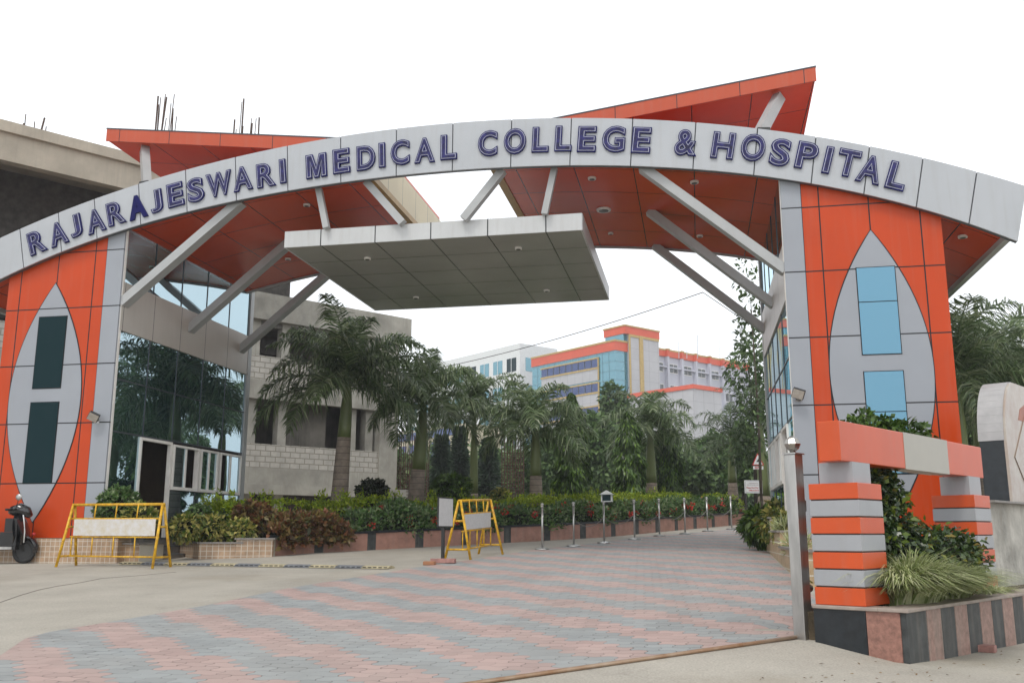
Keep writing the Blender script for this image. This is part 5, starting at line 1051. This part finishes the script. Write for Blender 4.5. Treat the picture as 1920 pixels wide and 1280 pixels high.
# variegated grass clump
def grass_clump(name, cu, cv, z, ru, rv, n, L, label, m, up=.8, w_=.009):
    P = []; VV = []; Q = []; T = []; o = 0
    c = M2 @ Vector((cu, cv, z)); t = thing(name, c, label, 'plant')
    a = RS.rand(n)*6.283; rr = RS.rand(n)**.5; lu = cu+ru*.72*rr*np.cos(a); lv = cv+rv*.6*rr*np.sin(a); ln = L*(.6+.6*RS.rand(n)); out_u = np.cos(a)*rr*.75+RS.normal(size=n)*.26+.04; out_v = np.sin(a)*rr*.75+RS.normal(size=n)*.28-.10
    S = 6
    for s in range(S+1):
        k = s/S; hh = ln*(up*k*1.25-.95*k*k*(.55+.45*rr)); ex = ln*k*(.35+.75*k)
        pu = lu+out_u*ex; pv = lv+out_v*ex; pz = z+hh*1.15; ww = w_*(1-k**2.2)+.0004
        nrm_ = np.maximum(.2, np.hypot(out_u, out_v)); du, dv = -out_v/nrm_*ww, out_u/nrm_*ww
        for sg in (-1, 1): VV.append(np.stack([pu+du*sg, pv+dv*sg, pz], 1))
    A_ = np.stack(VV, 1); W3 = A_.reshape(-1, 3) @ np.array(M2.to_3x3()).T+np.array(M2.translation); b0 = (np.arange(n)*(2*(S+1)))[:, None]
    qs = np.concatenate([b0+np.array([[2*s, 2*s+1, 2*s+3, 2*s+2]]) for s in range(S)]); link_mesh('blades', W3, (qs,), m, t); return t
cu, cv = 1.15, .30
grass_clump('striped_grass', .95, .30, zG-.05, .60, .30, 4000, .58, 'large arching clump of cream and green striped grass by the striped pier', l_spider, 1.0)
grass_clump('striped_grass', 1.75, .28, zG-.05, .5, .24, 2600, .52, 'right half of the striped grass, spreading to the second pier', l_spider, .95)
grass_clump('striped_grass', 2.9, .22, zG-.05, .5, .1, 260, .24, 'thin low striped grass right of the second pier', l_spider, .8, .011)
# ficus shrub between the piers
fc = thing('ficus_shrub', tuple(M2 @ Vector((1.3, .6, zG))), 'dark glossy ficus shrub growing between the two striped piers', 'shrub')
def m2(u_, v_, z_): return tuple(M2 @ Vector((u_, v_, z_)))
k = MB(); k.tube([m2(1.2, .75, zG-.1), m2(1.1, .75, zG+.5), m2(.95, .72, zG+1.1)], [.04, .03, .015], 8); k.tube([m2(1.3, .7, zG-.1), m2(1.7, .6, zG+.4)], [.03, .015], 8); k.build('stems', m_bark, fc, True)
bl = []; bn = []
for (u_, v_, z_, r1, r2, n) in ((.98, .66, zG+.92, .22, .26, 900), (.95, .62, zG+.6, .2, .3, 800), (1.22, .72, zG+1.0, .26, .32, 1200), (1.25, .68, zG+.6, .34, .42, 1700), (1.45, .6, zG+.35, .40, .32, 1300), (1.95, .45, zG+.42, .42, .26, 1300), (2.35, .40, zG+.28, .30, .28, 900), (1.3, .7, zG+.12, .5, .2, 700)):
    c3 = m2(u_, v_, z_); bl.append(blob(c3, (r1, r1*.75, r2), int(n*1.25), .065, .021, .7, .6)); bn.append(blob(c3, (r1*1.08, r1*.8, r2*1.08), n//9, .075, .022, -.2, .9))
V_, F_ = cat(bl); link_mesh('leaves', V_, F_, l_ficus, fc); V_, F_ = cat(bn); link_mesh('new_leaves', V_, F_, l_ficusn, fc)
k = MB(); 
for (u_, v_, z_, r1, r2) in ((1.22, .74, zG+.95, .16, .22), (1.25, .7, zG+.55, .22, .3), (1.5, .62, zG+.3, .3, .22), (2.0, .5, zG+.35, .3, .18)): k.lathe(m2(u_, v_, z_), [(r1*.2, -r2), (r1*.8, -r2*.5), (r1, 0), (r1*.8, r2*.5), (r1*.2, r2)], 10)
k.build('shade_core', mat('hedge_shade', (.008, .014, .005), .95), fc)  # solid fillers behind the ficus leaves, coloured as the shade between them
c = m2(1.4, 1.4, 0); p = aD(1655, 790, 10.2); t = thing('ficus_shrub', (p.x, p.y, .6), 'leafy top of a pale green shrub showing above the sculpture beam', 'shrub')
V_, F_ = cat([blob((p.x-.15, p.y, p.z-.12), (.30, .25, .22), 700, .08, .026, .2, .5), blob((p.x+.18, p.y+.05, p.z-.20), (.30, .25, .20), 700, .08, .026, .2, .5)]); link_mesh('leaves', V_, F_, l_round, t); k = MB(); k.tube([(p.x, p.y, .5), (p.x, p.y, p.z-.2)], .025, 8); k.build('stem', m_bark, t)

# plaster wall and granite name stone behind the planter
vw = .95; uw = F2.onY(1868, 1000, vw)[0]-.1; zw = F2.onY(1885, 938, vw-.1)[1]
ws = thing('name_stone', tuple(M2 @ Vector((uw+1.2, vw+.3, zG))), 'round-topped granite name stone with a black flank behind the second pier', 'monument')
q = MB(M2); q.box(uw-.1, uw+5, vw, vw+.62, 0, zw-.03); q.build('plaster_wall', mat('stained_plaster', (.52, .50, .45), .9, .22, 2.2, col2=(.28, .27, .24), bump=.6, bscale=12, streak=.6), ws)
va = vw-.02; ua = F2.onY(1891, 900, va)[0]; vb_ = F2.onX(1840, 880, ua)[0]; zs = F2.onY(1885, 825, va)[1]; zt_ = F2.onX(1880, 745, ua+.15)[1]
def stone(z0, z1, r, m, nm, inset=0):
    pass
Wd = 2.1; rr = .55; prof = [(ua, zw-.0)]+[(ua, zs)]
arc = [(ua+rr-rr*math.cos(a_), zs+(zt_-zs+.25)*math.sin(a_)) for a_ in np.linspace(0, math.pi/2, 12)]+[(ua+Wd-rr+rr*math.sin(a_), zs+(zt_-zs+.25)*math.cos(a_)) for a_ in np.linspace(0, math.pi/2, 12)]
full = [(ua, zw)]+arc+[(ua+Wd, zw)]
q = MB(M2); q.prism([(p[0]+.0, p[1]) for p in full], va+.01, vb_-.01, 'y'); nsb = q.build('stone_body', m_granb, ws)
q = MB(M2)
for (p0, p1) in zip(full[1:-1], full[2:-1]):
    if p0[1] > zs-.001 or p1[1] > zs:
        q.add([(p0[0], va, p0[1]), (p1[0], va, p1[1]), (p1[0], vb_, p1[1]), (p0[0], vb_, p0[1])], [(0, 1, 2, 3)])
for v in q.v: pass
o = q.build('grey_cap', m_grang2 := mat('grey_polished_stone', (.42, .41, .41), .35, .08, 6.), ws); sd_ = o.modifiers.new('s', 'SOLIDIFY'); sd_.thickness = .03; sd_.offset = 0
q = MB(M2); q.prism(full, va-.03, va+.008, 'y'); q.build('polished_front', mat('beige_polished_granite', (.42, .38, .33), .2, .2, 3., col2=(.36, .27, .22)), ws)
cxx = ua+Wd/2; cz = (zs+zw)/2+.2; q = MB(M2); m_eng = mat('engraved_line', (.27, .19, .14), .6)
dm = [(cxx-.78, cz), (cxx, cz+.75), (cxx+.78, cz), (cxx, cz-.75), (cxx-.78, cz)]
for (a_, b_) in zip(dm, dm[1:]): q.bar((a_[0], va-.033, a_[1]), (b_[0], va-.033, b_[1]), .008, .014, up=(0, 1, 0))
q.build('engraved_diamond', m_eng, ws)
q = MB(M2); q.prism([(cxx-.42, cz+.55), (cxx+.42, cz+.55), (cxx+.3, cz+.72), (cxx, cz+.82), (cxx-.3, cz+.72)], va-.034, va-.031, 'y'); q.build('rust_red_arch', mat('rust_red_inlay', (.35, .10, .05), .4), ws)
q = MB(M2); q.box(uw-.15, ua+Wd+.1, va-.08, vb_+.05, zw-.03, zw-.002); q.build('ledge', m_grang, ws)

# tiled planters beside the drive at the right tower
for i, (y0, y1, z1, lb_) in enumerate(((19.2, 22.4, 1.62, 'tan tiled planter block farthest up beside the right tower, under leafy plants'), (17.1, 19.15, 1.36, 'middle tan tiled planter block beside the drive at the right tower'), (13.3, 17.05, 1.10, 'nearest tan tiled planter block beside the drive, partly behind the steel post'))):
    xa = 1.36+.0*i; t = tile_planter([(xa, y0), (1.69 if y0 > 17 else 2.8, y0), (1.69 if y0 > 17 else 2.8, y1), (xa, y1)], .4, z1-.25 if 0 else z1, lb_, m=m_tile2, group='tan planters beside the right tower')
def stepbed(px0, py0, px1, py1): pass
for (px, py, D, r, lb_) in ((1425, 985, 20.0, .34, 'dark green bush at the drive edge of the right planters'), ):
    bush('leafy_bush', px, py, D, r, 1100, .2, .035, l_round, lb_, droop=.9)
for (px, py, D, r, lb_) in ((1455, 985, 19.0, .30, 'yellow variegated bush left of the steel gate post'), (1485, 990, 17.8, .30, 'yellow variegated bush half hidden by the steel gate post'), (1462, 965, 20.5, .28, 'variegated bush against the right tower glass')):
    bush('variegated_bush', px, py, D, r, 900, .14, .045, l_varieg, lb_, droop=.5)
# grasses spilling between the planter blocks
def tuft(p, r, n, L, label):
    t = thing('grass_tuft', p, label, 'plant', 'grass tufts in the right planters'); V_, F_ = blob(p, (r, r, r*.5), n, L, .008, -1.0, .1); link_mesh('blades', V_, F_, l_spider, t)
tuft(Vector((1.55, 16.2, 1.16)), .2, 260, .22, 'grass tuft in the nearest right planter'); tuft(Vector((1.55, 18.2, 1.42)), .2, 260, .22, 'grass tuft in the middle right planter')

# ------------------------------------------------------------------ rusty bar cages, mast, cables
def cage(px0, px1, pyt, pyb, D, label):
    a = aD(px0, pyb, D); b_ = aD(px1, pyb, D); zt = aD(px0, pyt, D).z; zb_ = gz(a.x, a.y); t = thing('rebar_cage', ((a+b_)/2).xy.to_3d()+Vector((0, 0, zb_)), label, 'rebar cage', 'rusty bar cages for new columns')
    d = (b_-a); d.z = 0; w_ = d.length; d.normalize(); pn = Vector((-d.y, d.x, 0)); q = MB(); q2 = MB(); n = 9
    for k in range(n):
        for s in (0, 1):
            p = a+d*w_*k/(n-1)+pn*s*w_*.6; h = (zt-zb_)*random.uniform(.85, 1.05); q.tube([(p.x, p.y, zb_), (p.x, p.y, zb_+h)], .022, 5)
    q.build('upright_bars', m_rust, t); z = zb_+.2
    while z < zb_+(zt-zb_)*.62:
        c = [a, b_, b_+pn*w_*.6, a+pn*w_*.6, a]
        for u_, v_ in zip(c, c[1:]): q2.bar((u_.x, u_.y, z), (v_.x, v_.y, z+random.uniform(-.02, .02)), .02, .02)
        z += .13
    q2.build('tie_rings', m_rust, t)
cage(941, 982, 770, 890, 40, 'tall rusty bar cage left of the ringed palm trunk'); cage(735, 800, 800, 900, 40, 'wide rusty bar cage behind the second palm trunk')
q = MB(); a = aD(1391, 690, 90); q.tube([a, aD(1391, 598, 90)], .09, 6); q.tube([aD(1391, 625, 90), aD(1391, 615, 90)], .22, 6); tag(q.build('antenna_mast', mat('pale_mast', (.55, .57, .6), .5)), 'slender pale antenna mast above the far right of the hospital', 'mast')
for px, py in ((1273, 640), (1308, 628), (1288, 655), (1350, 636)):
    q = MB(); q.tube([aD(px, 672, 134), aD(px, py, 134)], .05, 5); q.build('roof_rod', mat('pale_mast', (.55, .57, .6), .5), hb)
q = MB(); a, b_, c3 = aD(560, 725, 40), aD(1318, 548, 24.), aD(1436, 628, 22.6); n = 24
q.tube([a.lerp(b_, k/n)-Vector((0, 0, .5*(1-(2*k/n-1)**2))) for k in range(n+1)], .012, 5); q.tube([b_.lerp(c3, k/8) for k in range(9)], .010, 5); tag(q.build('overhead_cable', m_dkmetal), 'thin black cable crossing the sky above the hospital roofs', 'cable')
# low boundary wall and road cracks
q = MB(); pts = [G(px, py)+Vector((0, 0, .003)) for px, py in ((0, 1129), (40, 1115), (75, 1105), (110, 1098), (150, 1092), (190, 1084), (255, 1079), (330, 1072))]
for a, b_ in zip(pts, pts[1:]): q.bar(a, b_, .011, .003)
struct(q.build('pavement_crack', mat('crack', (.15, .135, .12), .9)))

P_ = []; N_l = 160
for _ in range(N_l):
    if RS.rand() < .6: u_, v_ = RS.rand()*7, -.15-abs(RS.normal())*.9
    else: u_, v_ = -RS.rand()*3, RS.rand()*1.0-.6
    p = M2 @ Vector((u_, v_, 0)); P_.append((p.x, p.y, gz(p.x, p.y)+.006+RS.rand()*.008))
for _ in range(90):
    a_ = 3+RS.rand()*20; x, y = kpos(a_, -.08-abs(RS.normal())*.25); P_.append((x, y, gz(x, y)+.012))
P_ = np.array(P_); n = len(P_); V_, F_ = leafmesh(P_, np.stack([RS.normal(size=n), RS.normal(size=n), RS.normal(size=n)*.08], 1), .022+.03*RS.rand(n), .008, nrm(np.array([0, 0, 1.])+RS.normal(size=(n, 3))*.25))
tag(link_mesh('leaf_litter', V_, F_, leafmat('dry_leaf', [(.16, .09, .04), (.28, .19, .09), (.10, .07, .04)], .8)), 'scattered dry leaves on the dust and along the kerb', 'leaf litter', kind='stuff')

# thin haze that pales the hospital blocks
q = MB(); q.box(-420, 420, -80, 520, -9, 24); hz_ = q.build('haze', MC['crack']); hz_.data.materials.clear(); hm = bpy.data.materials.new('thin_haze'); hm.use_nodes = True; hn = hm.node_tree; hn.nodes.remove(hn.nodes['Principled BSDF'])
pv = hn.nodes.new('ShaderNodeVolumePrincipled'); pv.inputs['Color'].default_value = (.93, .95, 1, 1); pv.inputs['Density'].default_value = .0011; pv.inputs['Anisotropy'].default_value = .2; hn.links.new(pv.outputs[0], hn.nodes['Material Output'].inputs['Volume'])
hz_.data.materials.append(hm); tag(hz_, 'thin pale haze over the whole place', 'haze', kind='stuff')
